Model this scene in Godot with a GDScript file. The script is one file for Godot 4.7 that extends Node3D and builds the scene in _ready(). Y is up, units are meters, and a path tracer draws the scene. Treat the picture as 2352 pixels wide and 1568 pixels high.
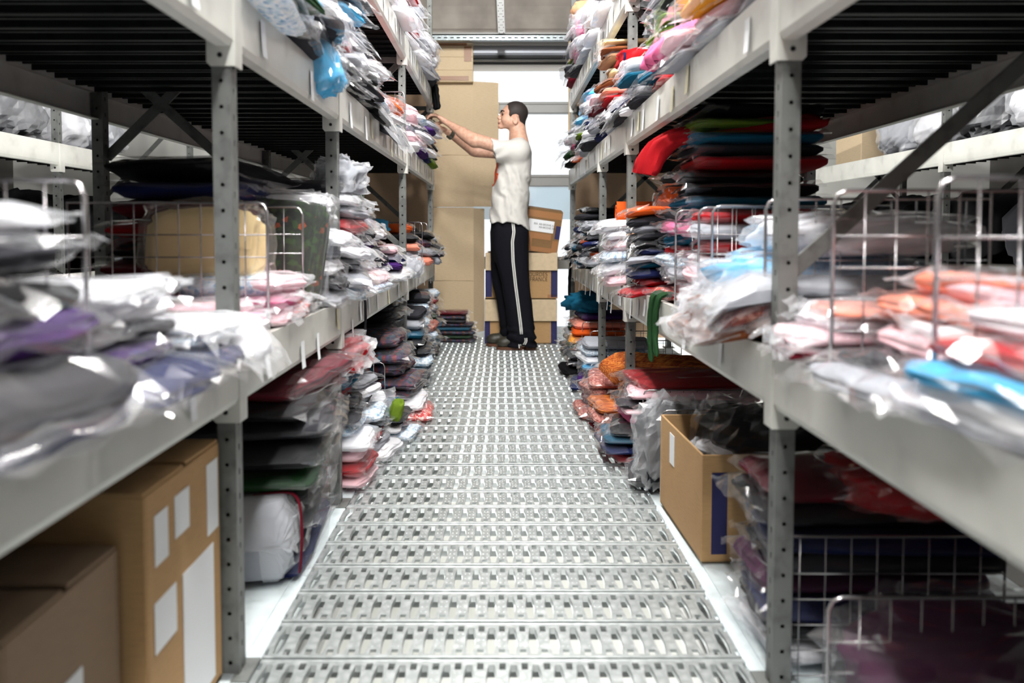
extends Node3D
# A stockroom aisle on a perforated steel walkway, between two racks of bagged clothing.
# Metres, y up; the eye stands at (0, EYE, 0) and looks along -z. "d" below is the distance along -z.

const EYE := 0.85
const FAR := 5.42                     # the last posts
const PERSON_D := 5.40
const LEVEL := [0.0, 1.86, 1.30, 0.635, 0.008]     # tops of the shelves: top, upper, lower, floor
const SHELF := ["", "top shelf", "upper shelf", "lower shelf", "floor shelf"]
const ORD := ["zero", "first", "second", "third", "fourth", "fifth", "sixth", "seventh", "eighth", "ninth", "tenth", "eleventh", "twelfth", "thirteenth", "fourteenth", "fifteenth", "sixteenth", "seventeenth", "eighteenth", "nineteenth", "twentieth"]

var rng := RandomNumberGenerator.new()
var nz := FastNoiseLite.new()
var M := {}
var HUE := {}
var WORD := {}
var taken := {}
var piles := []
var heap := {}


func _ready() -> void:
	rng.seed = 7
	nz.seed = 3
	nz.noise_type = FastNoiseLite.TYPE_SIMPLEX_SMOOTH
	nz.frequency = 1.0
	eye_and_light()
	materials()
	shell()
	walkway()
	rack_left()
	rack_right()
	far_racks()
	window_end()
	goods_left()
	goods_right()
	build_piles()
	dividers()
	boxes()
	odd_goods()
	person()


func eye_and_light() -> void:
	var cam := Camera3D.new()
	cam.name = "camera"
	cam.projection = Camera3D.PROJECTION_FRUSTUM
	cam.keep_aspect = Camera3D.KEEP_HEIGHT
	cam.near = 0.05
	cam.far = 60.0
	cam.size = 0.05 * 1568.0 / 1700.0
	cam.frustum_offset = Vector2(1176 - 1152, 607 - 784) / 1700.0 * 0.05
	cam.position = Vector3(0, EYE, 0)
	cam.rotation_degrees.x = -2.5
	var at := CameraAttributesPhysical.new()
	at.frustum_focal_length = 26.0
	at.frustum_focus_distance = 3.2
	at.exposure_aperture = 26.0 / 10.0
	cam.attributes = at
	add_child(cam)
	cam.current = true
	var env := Environment.new()
	env.background_mode = Environment.BG_COLOR
	env.background_color = Color(0.97, 0.985, 1.0)
	env.background_energy_multiplier = 1.25
	env.tonemap_mode = Environment.TONE_MAPPER_LINEAR
	env.tonemap_exposure = 1.06
	env.sdfgi_enabled = true
	env.ssao_enabled = true
	env.ssil_enabled = true
	var we := WorldEnvironment.new()
	we.name = "surroundings"
	we.environment = env
	add_child(we)
	# ceiling lamps over the three aisles, and the lamps of the storey below
	for k in [[-0.75, 4.4, "first"], [0.65, 4.6, "second"], [2.05, 4.0, "third"], [3.45, 3.4, "fourth"]]:  # the one behind the camera is added to brighten the foreground
		lamp(Vector3(0.0, 2.78, -k[0]), k[1], "white long ceiling lamp over the aisle, %s of its row from behind the camera" % k[2])
	lamp(Vector3(-1.75, 2.78, -2.6), 1.0, "white long ceiling lamp over the left neighbouring aisle")
	lamp(Vector3(1.75, 2.78, -2.6), 1.0, "white long ceiling lamp over the right neighbouring aisle")
	for d in [2.0, 4.4]:
		lamp(Vector3(-0.95 if d < 3 else 0.95, -0.35, -d), 7.2, "white long lamp below the walkway, %s the window" % ("farther from" if d < 3 else "nearer to"))


func lamp(at: Vector3, energy: float, label: String) -> void:
	var t := thing("ceiling_lamp", label, "lamp", at, "ceiling lamps out of view")
	var b := Mb.new()
	b.cbox(Vector3(-0.08, 0.03, -0.62), Vector3(0.08, 0.09, 0.62), 0.01)
	part("housing", b.done(), M.get("white_paint", plain(Color(0.85, 0.86, 0.86), 0.5)), t)
	var tb := Mb.new()
	tb.box(Vector3(-0.05, 0.004, -0.6), Vector3(0.05, 0.029, 0.6))
	part("diffuser_light", tb.done(), glow(), t)
	for z in [-0.32, 0.32]:        # the tubes' light, spread along their length
		var a := OmniLight3D.new()
		a.name = "tube_glow"
		a.light_energy = energy / 2.0
		a.light_color = Color(1.0, 0.995, 0.985)
		a.light_size = 0.07
		a.omni_range = 14.0
		a.omni_attenuation = 2.0
		a.shadow_enabled = true
		a.position = Vector3(0, -0.055, z)
		t.add_child(a, true)


func glow() -> StandardMaterial3D:
	if not M.has("tube"):
		var m := plain(Color(1, 1, 1), 0.4)
		m.emission_enabled = true
		m.emission = Color(1.0, 0.995, 0.985)
		m.emission_energy_multiplier = 5.0
		M.tube = m
	return M.tube


# ---------------------------------------------------------------- nodes
func numbered(called: String) -> String:
	taken[called] = taken.get(called, -1) + 1
	return called if taken[called] == 0 else "%s_%03d" % [called, taken[called]]


func thing(called: String, label: String, category: String, at := Vector3.ZERO, group := "", kind := "") -> Node3D:
	var o := Node3D.new()
	o.name = numbered(called)
	add_child(o)
	o.position = at
	tag(o, label, category, group, kind)
	return o


func tag(o: Node, label := "", category := "", group := "", kind := "") -> void:
	if label: o.set_meta("label", label)
	if category: o.set_meta("category", category)
	if group: o.set_meta("group", group)
	if kind: o.set_meta("kind", kind)


func part(called: String, mesh: Mesh, mat: Material, parent: Node, at := Vector3.ZERO) -> MeshInstance3D:
	var o := MeshInstance3D.new()
	o.name = called
	o.mesh = mesh
	o.material_override = mat
	o.position = at
	parent.add_child(o, true)
	return o


func solo(called: String, mesh: Mesh, mat: Material, label: String, category: String, at := Vector3.ZERO, group := "", kind := "") -> MeshInstance3D:
	var o := part(numbered(called), mesh, mat, self, at)
	tag(o, label, category, group, kind)
	return o


# ---------------------------------------------------------------- mesh builder
class Mb:
	var v := PackedVector3Array()

	func tri(a: Vector3, b: Vector3, c: Vector3) -> void:   # counterclockwise from outside
		v.append(a)
		v.append(c)
		v.append(b)

	func quad(a: Vector3, b: Vector3, c: Vector3, d: Vector3) -> void:
		tri(a, b, c)
		tri(a, c, d)

	func out_face(p: Array, centre: Vector3) -> void:       # a convex face turned away from a centre
		var n: Vector3 = (p[1] - p[0]).cross(p[2] - p[0])
		var f := n.dot(p[0] - centre) < 0.0
		for i in range(1, p.size() - 1):
			if f: tri(p[0], p[i + 1], p[i])
			else: tri(p[0], p[i], p[i + 1])

	func box(lo: Vector3, hi: Vector3) -> void:
		cbox(lo, hi, 0.0)

	func cbox(lo: Vector3, hi: Vector3, c: float, tr := Transform3D.IDENTITY) -> void:
		var m := (lo + hi) / 2.0
		var h := (hi - lo) / 2.0
		var faces := []
		for ax in 3:
			var u := (ax + 1) % 3
			var w := (ax + 2) % 3
			for s in [-1.0, 1.0]:
				var f := []
				for k in [[-1, -1], [1, -1], [1, 1], [-1, 1]]:
					var p := Vector3.ZERO
					p[ax] = s * h[ax]
					p[u] = k[0] * (h[u] - c)
					p[w] = k[1] * (h[w] - c)
					f.append(m + p)
				faces.append(f)
		if c > 0.0:
			for ax in 3:
				var u := (ax + 1) % 3
				var w := (ax + 2) % 3
				for k in [[-1, -1], [1, -1], [1, 1], [-1, 1]]:
					var f := []
					for e in [[0, -1], [0, 1], [1, 1], [1, -1]]:
						var p := Vector3.ZERO
						p[ax] = e[1] * (h[ax] - c)
						p[u] = k[0] * (h[u] - (c if e[0] == 1 else 0.0))
						p[w] = k[1] * (h[w] - (c if e[0] == 0 else 0.0))
						f.append(m + p)
					faces.append(f)
			for sx in [-1, 1]:
				for sy in [-1, 1]:
					for sz in [-1, 1]:
						var s := Vector3(sx, sy, sz)
						var f := []
						for ax in 3:
							var p := s * (h - Vector3(c, c, c))
							p[ax] = s[ax] * h[ax]
							f.append(m + p)
						faces.append(f)
		for f in faces:
			var g := []
			for p in f: g.append(tr * p)
			out_face(g, tr * m)

	func tube(path: Array, r: float, n := 6, closed := false) -> void:
		var rings := []
		var up := Vector3.UP
		var count := path.size()
		for i in count:
			var a: Vector3 = path[(i - 1 + count) % count] if closed or i > 0 else path[i]
			var b: Vector3 = path[(i + 1) % count] if closed or i < count - 1 else path[i]
			var t := (b - a).normalized()
			if absf(t.dot(up)) > 0.95: up = Vector3.RIGHT if absf(t.x) < 0.9 else Vector3.BACK
			var x := up.cross(t).normalized()
			var y := t.cross(x)
			up = y
			var ring := []
			for k in n:
				var q := TAU * k / n
				ring.append(path[i] + (x * cos(q) + y * sin(q)) * r)
			rings.append(ring)
		for i in (count if closed else count - 1):
			var A: Array = rings[i]
			var B: Array = rings[(i + 1) % count]
			for k in n:
				quad(A[k], A[(k + 1) % n], B[(k + 1) % n], B[k])
		if not closed:
			for k in range(1, n - 1):
				tri(rings[0][0], rings[0][k + 1], rings[0][k])
				tri(rings[-1][0], rings[-1][k], rings[-1][k + 1])

	func grid(rows: Array, closed := false) -> void:         # rows of points; ccw seen from outside when rows go "up" and points go "right"
		for i in rows.size() - 1:
			var A: PackedVector3Array = rows[i]
			var B: PackedVector3Array = rows[i + 1]
			for k in (A.size() if closed else A.size() - 1):
				var l := (k + 1) % A.size()
				quad(A[k], A[l], B[l], B[k])

	func prism(poly: PackedVector2Array, z0: float, z1: float) -> void:  # a polygon in xy, pushed along z
		var p := poly
		if not Geometry2D.is_polygon_clockwise(p):
			p = poly.duplicate()
			p.reverse()
		# now clockwise in Godot's y-down sense = counterclockwise with y up
		var q := Geometry2D.triangulate_polygon(p)
		for i in range(0, q.size(), 3):
			var a := p[q[i]]
			var b := p[q[i + 1]]
			var c := p[q[i + 2]]
			if (b - a).cross(c - a) < 0:
				var t := b
				b = c
				c = t
			tri(Vector3(a.x, a.y, z1), Vector3(b.x, b.y, z1), Vector3(c.x, c.y, z1))
			tri(Vector3(a.x, a.y, z0), Vector3(c.x, c.y, z0), Vector3(b.x, b.y, z0))
		var area := 0.0
		for i in p.size(): area += p[i].cross(p[(i + 1) % p.size()])
		for i in p.size():
			var a := p[i]
			var b := p[(i + 1) % p.size()]
			if area < 0:
				var t := a
				a = b
				b = t
			quad(Vector3(a.x, a.y, z1), Vector3(a.x, a.y, z0), Vector3(b.x, b.y, z0), Vector3(b.x, b.y, z1))

	func move(tr: Transform3D) -> void:
		v = tr * v

	func done(smooth := false, into: ArrayMesh = null) -> ArrayMesh:
		var st := SurfaceTool.new()
		st.begin(Mesh.PRIMITIVE_TRIANGLES)
		st.set_smooth_group(0 if smooth else 4294967295)
		for p in v: st.add_vertex(p)
		st.generate_normals()
		return st.commit(into)


# ---------------------------------------------------------------- materials
func plain(c: Color, rough := 0.6, metal := 0.0) -> StandardMaterial3D:
	var m := StandardMaterial3D.new()
	m.albedo_color = c
	m.roughness = rough
	m.metallic = metal
	return m


func noise_tex(freq: float, colors: Array, offsets: Array, kind := FastNoiseLite.TYPE_SIMPLEX_SMOOTH, size := 256, as_normal := false, strength := 4.0, hard := false, sd := 1) -> NoiseTexture2D:
	var n := FastNoiseLite.new()
	n.noise_type = kind
	n.frequency = freq
	n.seed = sd
	n.fractal_octaves = 4
	if kind == FastNoiseLite.TYPE_CELLULAR:
		n.cellular_return_type = FastNoiseLite.RETURN_CELL_VALUE if hard else FastNoiseLite.RETURN_DISTANCE2_SUB
		n.fractal_type = FastNoiseLite.FRACTAL_NONE
	var t := NoiseTexture2D.new()
	t.width = size
	t.height = size
	t.seamless = true
	t.noise = n
	t.as_normal_map = as_normal
	t.bump_strength = strength
	if not as_normal:
		var g := Gradient.new()
		g.colors = PackedColorArray(colors)
		g.offsets = PackedFloat32Array(offsets)
		if hard: g.interpolation_mode = Gradient.GRADIENT_INTERPOLATE_CONSTANT
		t.color_ramp = g
	return t


func tri_map(m: StandardMaterial3D, scale: float) -> StandardMaterial3D:
	m.uv1_triplanar = true
	m.uv1_scale = Vector3.ONE * scale
	return m


func wear(c: Color, dark: float, freq := 0.02, offs := [0.0, 0.45, 1.0]) -> NoiseTexture2D:   # grain of a colour between c and a darker tone of it
	return noise_tex(freq, [c * Color(dark, dark, dark), c, c * Color(1.04, 1.04, 1.04)], offs)


func materials() -> void:
	var table := {
		"W": [Color(0.90, 0.90, 0.92), "white"], "G": [Color(0.60, 0.61, 0.64), "light grey"], "D": [Color(0.16, 0.16, 0.18), "charcoal"], "K": [Color(0.035, 0.035, 0.045), "black"],
		"R": [Color(0.60, 0.07, 0.10), "red"], "P": [Color(0.80, 0.38, 0.54), "pink"], "Q": [Color(0.93, 0.76, 0.79), "pale pink"], "B": [Color(0.27, 0.62, 0.80), "sky blue"], "N": [Color(0.09, 0.12, 0.28), "navy"],
		"T": [Color(0.05, 0.30, 0.40), "teal"], "V": [Color(0.22, 0.10, 0.34), "purple"], "O": [Color(0.80, 0.32, 0.10), "orange"], "A": [Color(0.90, 0.55, 0.46), "salmon"], "Y": [Color(0.90, 0.60, 0.17), "mustard"],
		"L": [Color(0.36, 0.45, 0.12), "lime green"], "E": [Color(0.10, 0.22, 0.11), "dark green"], "M": [Color(0.36, 0.05, 0.11), "maroon"], "C": [Color(0.90, 0.80, 0.60), "cream"], "S": [Color(0.45, 0.25, 0.14), "brown"], "Z": [Color(0.66, 0.50, 0.38), "tan"], "y": [Color(0.27, 0.09, 0.22), "plum"],
	}
	for k in table:
		var m := plain(table[k][0], 0.85)
		m.metallic_specular = 0.25
		HUE[k] = tri_map(m, 5.0)
		WORD[k] = table[k][1]
	var cell := FastNoiseLite.TYPE_CELLULAR
	var prints := {
		"F": ["dark green floral", noise_tex(0.04, [Color(0.05, 0.09, 0.045), Color(0.08, 0.15, 0.055), Color(0.14, 0.24, 0.06), Color(0.06, 0.11, 0.06), Color(0.55, 0.22, 0.06)], [0.0, 0.4, 0.66, 0.8, 0.97], cell, 256, false, 1, true, 4)],
		"H": ["pale blue patterned", noise_tex(0.06, [Color(0.85, 0.9, 0.95), Color(0.45, 0.62, 0.78), Color(0.93, 0.94, 0.95), Color(0.7, 0.8, 0.86)], [0.0, 0.4, 0.55, 0.8], cell, 256, false, 1, true, 5)],
		"X": ["red and white patterned", noise_tex(0.06, [Color(0.75, 0.1, 0.12), Color(0.9, 0.85, 0.82), Color(0.85, 0.35, 0.2), Color(0.7, 0.06, 0.1)], [0.0, 0.4, 0.6, 0.75], cell, 256, false, 1, true, 6)],
		"I": ["dark multicoloured", noise_tex(0.03, [Color(0.05, 0.05, 0.09), Color(0.2, 0.1, 0.3), Color(0.45, 0.12, 0.12), Color(0.06, 0.3, 0.38), Color(0.6, 0.3, 0.1), Color(0.05, 0.05, 0.07)], [0.0, 0.3, 0.45, 0.6, 0.74, 0.82], cell, 256, false, 1, true, 7)],
		"U": ["orange striped", noise_tex(0.03, [Color(0.50, 0.18, 0.05), Color(0.66, 0.30, 0.07), Color(0.80, 0.45, 0.14), Color(0.86, 0.56, 0.26)], [0.3, 0.45, 0.58, 0.7])],
		"J": ["pinkish brown striped", noise_tex(0.06, [Color(0.6, 0.3, 0.27), Color(0.82, 0.6, 0.55), Color(0.5, 0.22, 0.2), Color(0.75, 0.5, 0.42)], [0.0, 0.4, 0.6, 0.8], cell, 256, false, 1, true, 8)],
	}
	for k in prints:
		var m := plain(Color.WHITE, 0.8)
		m.albedo_texture = prints[k][1]
		HUE[k] = tri_map(m, 7.0)
		if k == "U": m.uv1_scale = Vector3(1.2, 14.0, 14.0)
		WORD[k] = prints[k][0]
	for b in [["bag_clear", 0.03], ["bag_milky", 0.19]]:
		var m := plain(Color(0.95, 0.96, 0.98, b[1]), 0.14)
		m.transparency = BaseMaterial3D.TRANSPARENCY_ALPHA
		m.metallic_specular = 0.7
		M[b[0]] = tri_map(m, 4.0)
	M.white_paint = plain(Color(0.85, 0.86, 0.86), 0.5)
	var beam := plain(Color.WHITE, 0.32)
	beam.albedo_texture = wear(Color(0.80, 0.80, 0.775), 0.86, 0.012)
	M.beam = tri_map(beam, 1.5)
	var post := plain(Color.WHITE, 0.5, 0.2)
	post.albedo_texture = wear(Color(0.42, 0.43, 0.42), 0.75, 0.02)
	M.post = tri_map(post, 3.0)
	var deck := plain(Color.WHITE, 0.32, 0.6)
	deck.albedo_texture = wear(Color(0.17, 0.175, 0.18), 0.7, 0.02)
	M.deck = tri_map(deck, 4.0)
	var low := plain(Color.WHITE, 0.5)
	low.albedo_texture = wear(Color(0.80, 0.84, 0.85), 0.9, 0.02)
	M.low_deck = tri_map(low, 2.0)
	var zinc := plain(Color.WHITE, 0.40, 0.6)
	zinc.albedo_texture = noise_tex(0.05, [Color(0.65, 0.67, 0.67), Color(0.73, 0.75, 0.75), Color(0.80, 0.82, 0.82)], [0.0, 0.5, 1.0], cell, 256, false, 1, false, 9)
	M.zinc = tri_map(zinc, 3.0)
	M.strut = tri_map(zinc.duplicate(), 4.0)
	M.strut.albedo_color = Color(0.72, 0.74, 0.75)
	M.case_metal = plain(Color(0.78, 0.80, 0.84), 0.4, 0.3)
	M.chrome = plain(Color(0.72, 0.71, 0.72), 0.22, 0.9)
	M.dark_metal = plain(Color(0.10, 0.10, 0.11), 0.5, 0.3)
	M.frame_grey = plain(Color(0.55, 0.55, 0.54), 0.5, 0.2)
	M.dark = plain(Color(0.02, 0.02, 0.025), 0.8)
	var card := [["card", Color(0.77, 0.69, 0.57), 0.93], ["card_brown", Color(0.68, 0.54, 0.37), 0.9], ["card_dull", Color(0.55, 0.46, 0.37), 0.9], ["card_dark", Color(0.48, 0.36, 0.22), 0.9]]
	for c in card:
		var m := plain(Color.WHITE, 0.85)
		m.albedo_texture = wear(c[1], 0.94, 0.12)
		M[c[0]] = tri_map(m, 2.0)
		M[c[0]].uv1_scale = Vector3(0.7, 7.0, 0.7)
	M.core = plain(Color(0.42, 0.31, 0.2), 0.9)
	M.tape = plain(Color(0.52, 0.35, 0.21), 0.42)
	M.clear_tape = plain(Color(0.62, 0.44, 0.29), 0.2)
	M.blue_stripe = plain(Color(0.10, 0.10, 0.30), 0.7)
	M.paper = plain(Color(0.90, 0.91, 0.92), 0.8)
	M.paper_aged = plain(Color(0.86, 0.84, 0.72), 0.8)
	M.ink = plain(Color(0.06, 0.05, 0.05), 0.8)
	var conc := plain(Color.WHITE, 0.9)
	conc.albedo_texture = noise_tex(0.006, [Color(0.47, 0.45, 0.425), Color(0.535, 0.51, 0.48), Color(0.59, 0.565, 0.53)], [0.2, 0.5, 0.85], FastNoiseLite.TYPE_SIMPLEX_SMOOTH, 512)
	M.concrete = tri_map(conc, 0.7)
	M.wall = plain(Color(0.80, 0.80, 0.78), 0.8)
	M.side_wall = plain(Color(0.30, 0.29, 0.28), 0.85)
	var sheet := plain(Color(0.93, 0.97, 1.0, 0.03), 0.05)
	sheet.transparency = BaseMaterial3D.TRANSPARENCY_ALPHA
	M.pane = sheet
	var tint := plain(Color(0.70, 0.84, 0.91, 0.42), 0.05)
	tint.transparency = BaseMaterial3D.TRANSPARENCY_ALPHA
	M.tint_pane = tint
	M.blind = plain(Color(0.82, 0.81, 0.79), 0.8)
	M.blind.backlight_enabled = true
	M.blind.backlight = Color(0.5, 0.5, 0.5)
	var skin := plain(Color.WHITE, 0.5)
	skin.albedo_texture = noise_tex(0.02, [Color(0.70, 0.52, 0.44), Color(0.77, 0.60, 0.51), Color(0.81, 0.65, 0.56)], [0.1, 0.5, 0.9])
	M.skin = tri_map(skin, 6.0)
	var hair := plain(Color.WHITE, 0.7)
	hair.albedo_texture = noise_tex(0.12, [Color(0.06, 0.045, 0.04), Color(0.12, 0.085, 0.07), Color(0.20, 0.15, 0.12)], [0.25, 0.5, 0.85])
	M.hair = tri_map(hair, 8.0)
	M.shirt = plain(Color(0.79, 0.78, 0.76), 0.9)
	M.trousers = plain(Color(0.080, 0.080, 0.100), 0.9)
	M.trousers.metallic_specular = 0.15
	M.stripe = plain(Color(0.80, 0.80, 0.78), 0.7)
	M.stripe_mid = plain(Color(0.48, 0.48, 0.46), 0.7)
	M.boot = plain(Color(0.17, 0.16, 0.12), 0.5)
	M.sole = plain(Color(0.34, 0.20, 0.12), 0.7)
	M.print = plain(Color(0.88, 0.32, 0.13), 0.7)


# ---------------------------------------------------------------- the room
func shell() -> void:
	var b = Mb.new()
	b.box(Vector3(-4.6, 3.0, -6.9), Vector3(4.6, 3.2, 1.7))
	solo("ceiling", b.done(), M.concrete, "grey concrete ceiling over the aisles", "ceiling", Vector3.ZERO, "", "structure")
	for s in [-1, 1]:
		b = Mb.new()
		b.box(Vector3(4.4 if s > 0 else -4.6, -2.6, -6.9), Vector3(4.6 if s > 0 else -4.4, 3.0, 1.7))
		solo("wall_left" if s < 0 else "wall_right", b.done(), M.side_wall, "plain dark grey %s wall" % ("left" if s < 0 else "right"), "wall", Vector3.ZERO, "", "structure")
	b = Mb.new()
	b.box(Vector3(-4.4, -2.6, 1.5), Vector3(4.4, 3.0, 1.7))
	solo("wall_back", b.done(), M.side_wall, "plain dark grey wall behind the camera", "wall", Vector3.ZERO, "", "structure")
	b = Mb.new()
	b.box(Vector3(-4.6, -2.8, -6.9), Vector3(4.6, -2.6, 1.7))
	solo("floor_below", b.done(), M.wall, "pale floor of the storey below, seen through the grating", "floor", Vector3.ZERO, "", "structure")
	# the window wall: solid at the sides, below and above the opening
	b = Mb.new()
	b.box(Vector3(-4.4, -2.6, -6.9), Vector3(-1.35, 3.0, -6.7))
	b.box(Vector3(1.35, -2.6, -6.9), Vector3(4.4, 3.0, -6.7))
	b.box(Vector3(-1.35, -2.6, -6.9), Vector3(1.35, -0.12, -6.7))
	b.box(Vector3(-1.35, 2.62, -6.9), Vector3(1.35, 3.0, -6.7))
	solo("wall_far", b.done(), M.wall, "far wall round the tall window", "wall", Vector3.ZERO, "", "structure")
	# concrete downstand with a hollow front, above the slotted channel
	b = Mb.new()
	var pr = PackedVector2Array([Vector2(6.35, 2.46), Vector2(6.12, 2.46), Vector2(6.12, 2.49), Vector2(6.16, 2.52)])
	for i in 9:
		var q = i / 8.0
		pr.append(Vector2(6.16 - 0.30 * q * q + 0.04 * sin(q * PI), 2.52 + 0.48 * q))
	pr.append(Vector2(6.35, 3.0))
	b.prism(pr, -4.4, 4.4)
	b.move(Transform3D(Basis(Vector3.UP, PI / 2.0), Vector3.ZERO))
	solo("trim_1", b.done(), M.concrete, "stained concrete downstand above the window", "beam", Vector3.ZERO, "", "structure")
	# slabs of the upper floor outside the walkway
	b = Mb.new()
	b.box(Vector3(-4.4, -0.06, -6.7), Vector3(-2.2, -0.012, 1.5))
	b.box(Vector3(2.2, -0.06, -6.7), Vector3(4.4, -0.012, 1.5))
	b.box(Vector3(-2.2, -0.06, -6.7), Vector3(2.2, -0.005, -5.98))
	b.box(Vector3(-2.2, -0.06, 0.3), Vector3(2.2, -0.012, 1.5))
	solo("trim_2", b.done(), M.low_deck, "pale steel edge floor around the walkway", "floor", Vector3.ZERO, "", "structure")


func perf(b: Mb, xs: Array, ys: Array, holes: Dictionary, z: float, t: float) -> void:   # a sheet cut on grid lines, some cells open, with thickness
	for i in xs.size() - 1:
		for j in ys.size() - 1:
			if holes.has(Vector2i(i, j)):
				var a = Vector3(xs[i], ys[j], z)
				var c = Vector3(xs[i + 1], ys[j], z)
				var e = Vector3(xs[i + 1], ys[j + 1], z)
				var f = Vector3(xs[i], ys[j + 1], z)
				var k = Vector3(0, 0, -t)
				for w in [[a, c], [c, e], [e, f], [f, a]]:
					b.quad(w[1], w[0], w[0] + k, w[1] + k)
			else:
				b.quad(Vector3(xs[i], ys[j], z), Vector3(xs[i + 1], ys[j], z), Vector3(xs[i + 1], ys[j + 1], z), Vector3(xs[i], ys[j + 1], z))


func flat_poly(b: Mb, poly: PackedVector2Array, y: float) -> void:      # a polygon (x, depth) lying face up
	var q = Geometry2D.triangulate_polygon(poly)
	for i in range(0, q.size(), 3):
		var a = poly[q[i]]
		var c = poly[q[i + 1]]
		var e = poly[q[i + 2]]
		var A = Vector3(a.x, y, -a.y)
		var B = Vector3(c.x, y, -c.y)
		var C = Vector3(e.x, y, -e.y)
		if (B - A).cross(C - A).y > 0: b.tri(A, B, C)
		else: b.tri(A, C, B)


func rim(b: Mb, poly: Array, y0: float, y1: float, inset := 1.0, centre := Vector2.ZERO, closed := true) -> void:   # the wall of a hole, going down
	for i in (poly.size() if closed else poly.size() - 1):
		var a: Vector2 = poly[i]
		var c: Vector2 = poly[(i + 1) % poly.size()]
		var a2 = centre + (a - centre) * inset
		var c2 = centre + (c - centre) * inset
		b.quad(Vector3(a.x, y0, -a.y), Vector3(c.x, y0, -c.y), Vector3(c2.x, y1, -c2.y), Vector3(a2.x, y1, -a2.y))


func plank_mesh(L: float, p: float, n: int, v: int) -> ArrayMesh:
	var b = Mb.new()
	var r = RandomNumberGenerator.new()
	r.seed = 100 + v
	var x0 = -p * n / 2.0
	for i in n:
		var cx = x0 + p * (i + 0.5)
		var hb = 0.006
		var ha = 0.0100
		var hv = [0.12 * L, 0.40 * L, 0.60 * L, 0.86 * L]
		var sw = 0.0065
		var sv = [0.09 * L, 0.24 * L, 0.74 * L, 0.90 * L]
		for s in [-1.0, 1.0]:
			var e: float = p / 2.0
			var pts = [[0, 0], [e, 0], [e, sv[0]], [e - sw, sv[0]], [e - sw, sv[1]], [e, sv[1]], [e, sv[2]], [e - sw, sv[2]], [e - sw, sv[3]], [e, sv[3]], [e, L], [0, L], [0, hv[3]], [hb, hv[3]], [ha, hv[2]], [ha, hv[1]], [hb, hv[0]], [0, hv[0]]]
			var poly = PackedVector2Array()
			for q in pts: poly.append(Vector2(cx + s * q[0], q[1]))
			flat_poly(b, poly, 0.0)
			for k in [[sv[0], sv[1]], [sv[2], sv[3]]]:
				rim(b, [Vector2(cx + s * e, k[0]), Vector2(cx + s * (e - sw), k[0]), Vector2(cx + s * (e - sw), k[1]), Vector2(cx + s * e, k[1])], 0.0, -0.006, 1.0, Vector2.ZERO, false)
		var hole = [Vector2(cx - hb, hv[0]), Vector2(cx + hb, hv[0]), Vector2(cx + ha, hv[1]), Vector2(cx + ha, hv[2]), Vector2(cx + hb, hv[3]), Vector2(cx - hb, hv[3]), Vector2(cx - ha, hv[2]), Vector2(cx - ha, hv[1])]
		rim(b, hole, 0.0, -0.011, 0.88, Vector2(cx, L / 2.0))
		for s in [-1.0, 1.0]:                      # pressed grip studs
			for q in [0.05, 0.33, 0.5, 0.67, 0.955]:
				var c = Vector3(cx + s * (0.0165 if q > 0.1 and q < 0.9 else 0.008), 0, -q * L)
				var w = 0.0014
				var ring = [c + Vector3(-w, 0, w), c + Vector3(w, 0, w), c + Vector3(w, 0, -w), c + Vector3(-w, 0, -w)]
				for k in 4: b.tri(ring[k], ring[(k + 1) % 4], c + Vector3(0, 0.0012, 0))
	var X = p * n / 2.0
	for e in [0.0, L]:                             # the folded lips at both long edges
		var s = 1.0 if e == 0.0 else -1.0
		b.cbox(Vector3(-X, -0.035, -e - 0.0032 * s - 0.0018), Vector3(X, 0.0028 if e == 0.0 else 0.0012, -e - 0.0032 * s + 0.0018), 0.0008)
	return b.done()


func walkway() -> void:
	var f = thing("floor", "galvanised steel walkway of perforated planks laid across the aisle", "floor", Vector3.ZERO, "", "structure")
	var L = 0.137
	var p = 0.0436
	var ms = [plank_mesh(L - 0.0025, p, 22, 0)]
	for i in 39:
		var o = part("plank", ms[0], M.zinc, f, Vector3(rng.randf_range(-0.003, 0.003), rng.randf_range(-0.0012, 0.0008), -0.62 - i * L))
		o.rotation.z = rng.randf_range(-0.0015, 0.0015)
	# edge plates and bearers
	for s in [-1, 1]:
		var e = Mb.new()
		e.cbox(Vector3(s * 0.5 - 0.0195, -0.03, -5.97), Vector3(s * 0.5 + 0.0195, 0.0005, -0.6), 0.002)
		part("edge_plate", e.done(), M.low_deck, f)
	for s in [-1, 1]:
		var b = Mb.new()
		b.cbox(Vector3(s * 0.46 - 0.03, -0.15, -5.97), Vector3(s * 0.46 + 0.03, -0.04, -0.6), 0.003)
		part("bearer", b.done(), M.frame_grey, f)


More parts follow.
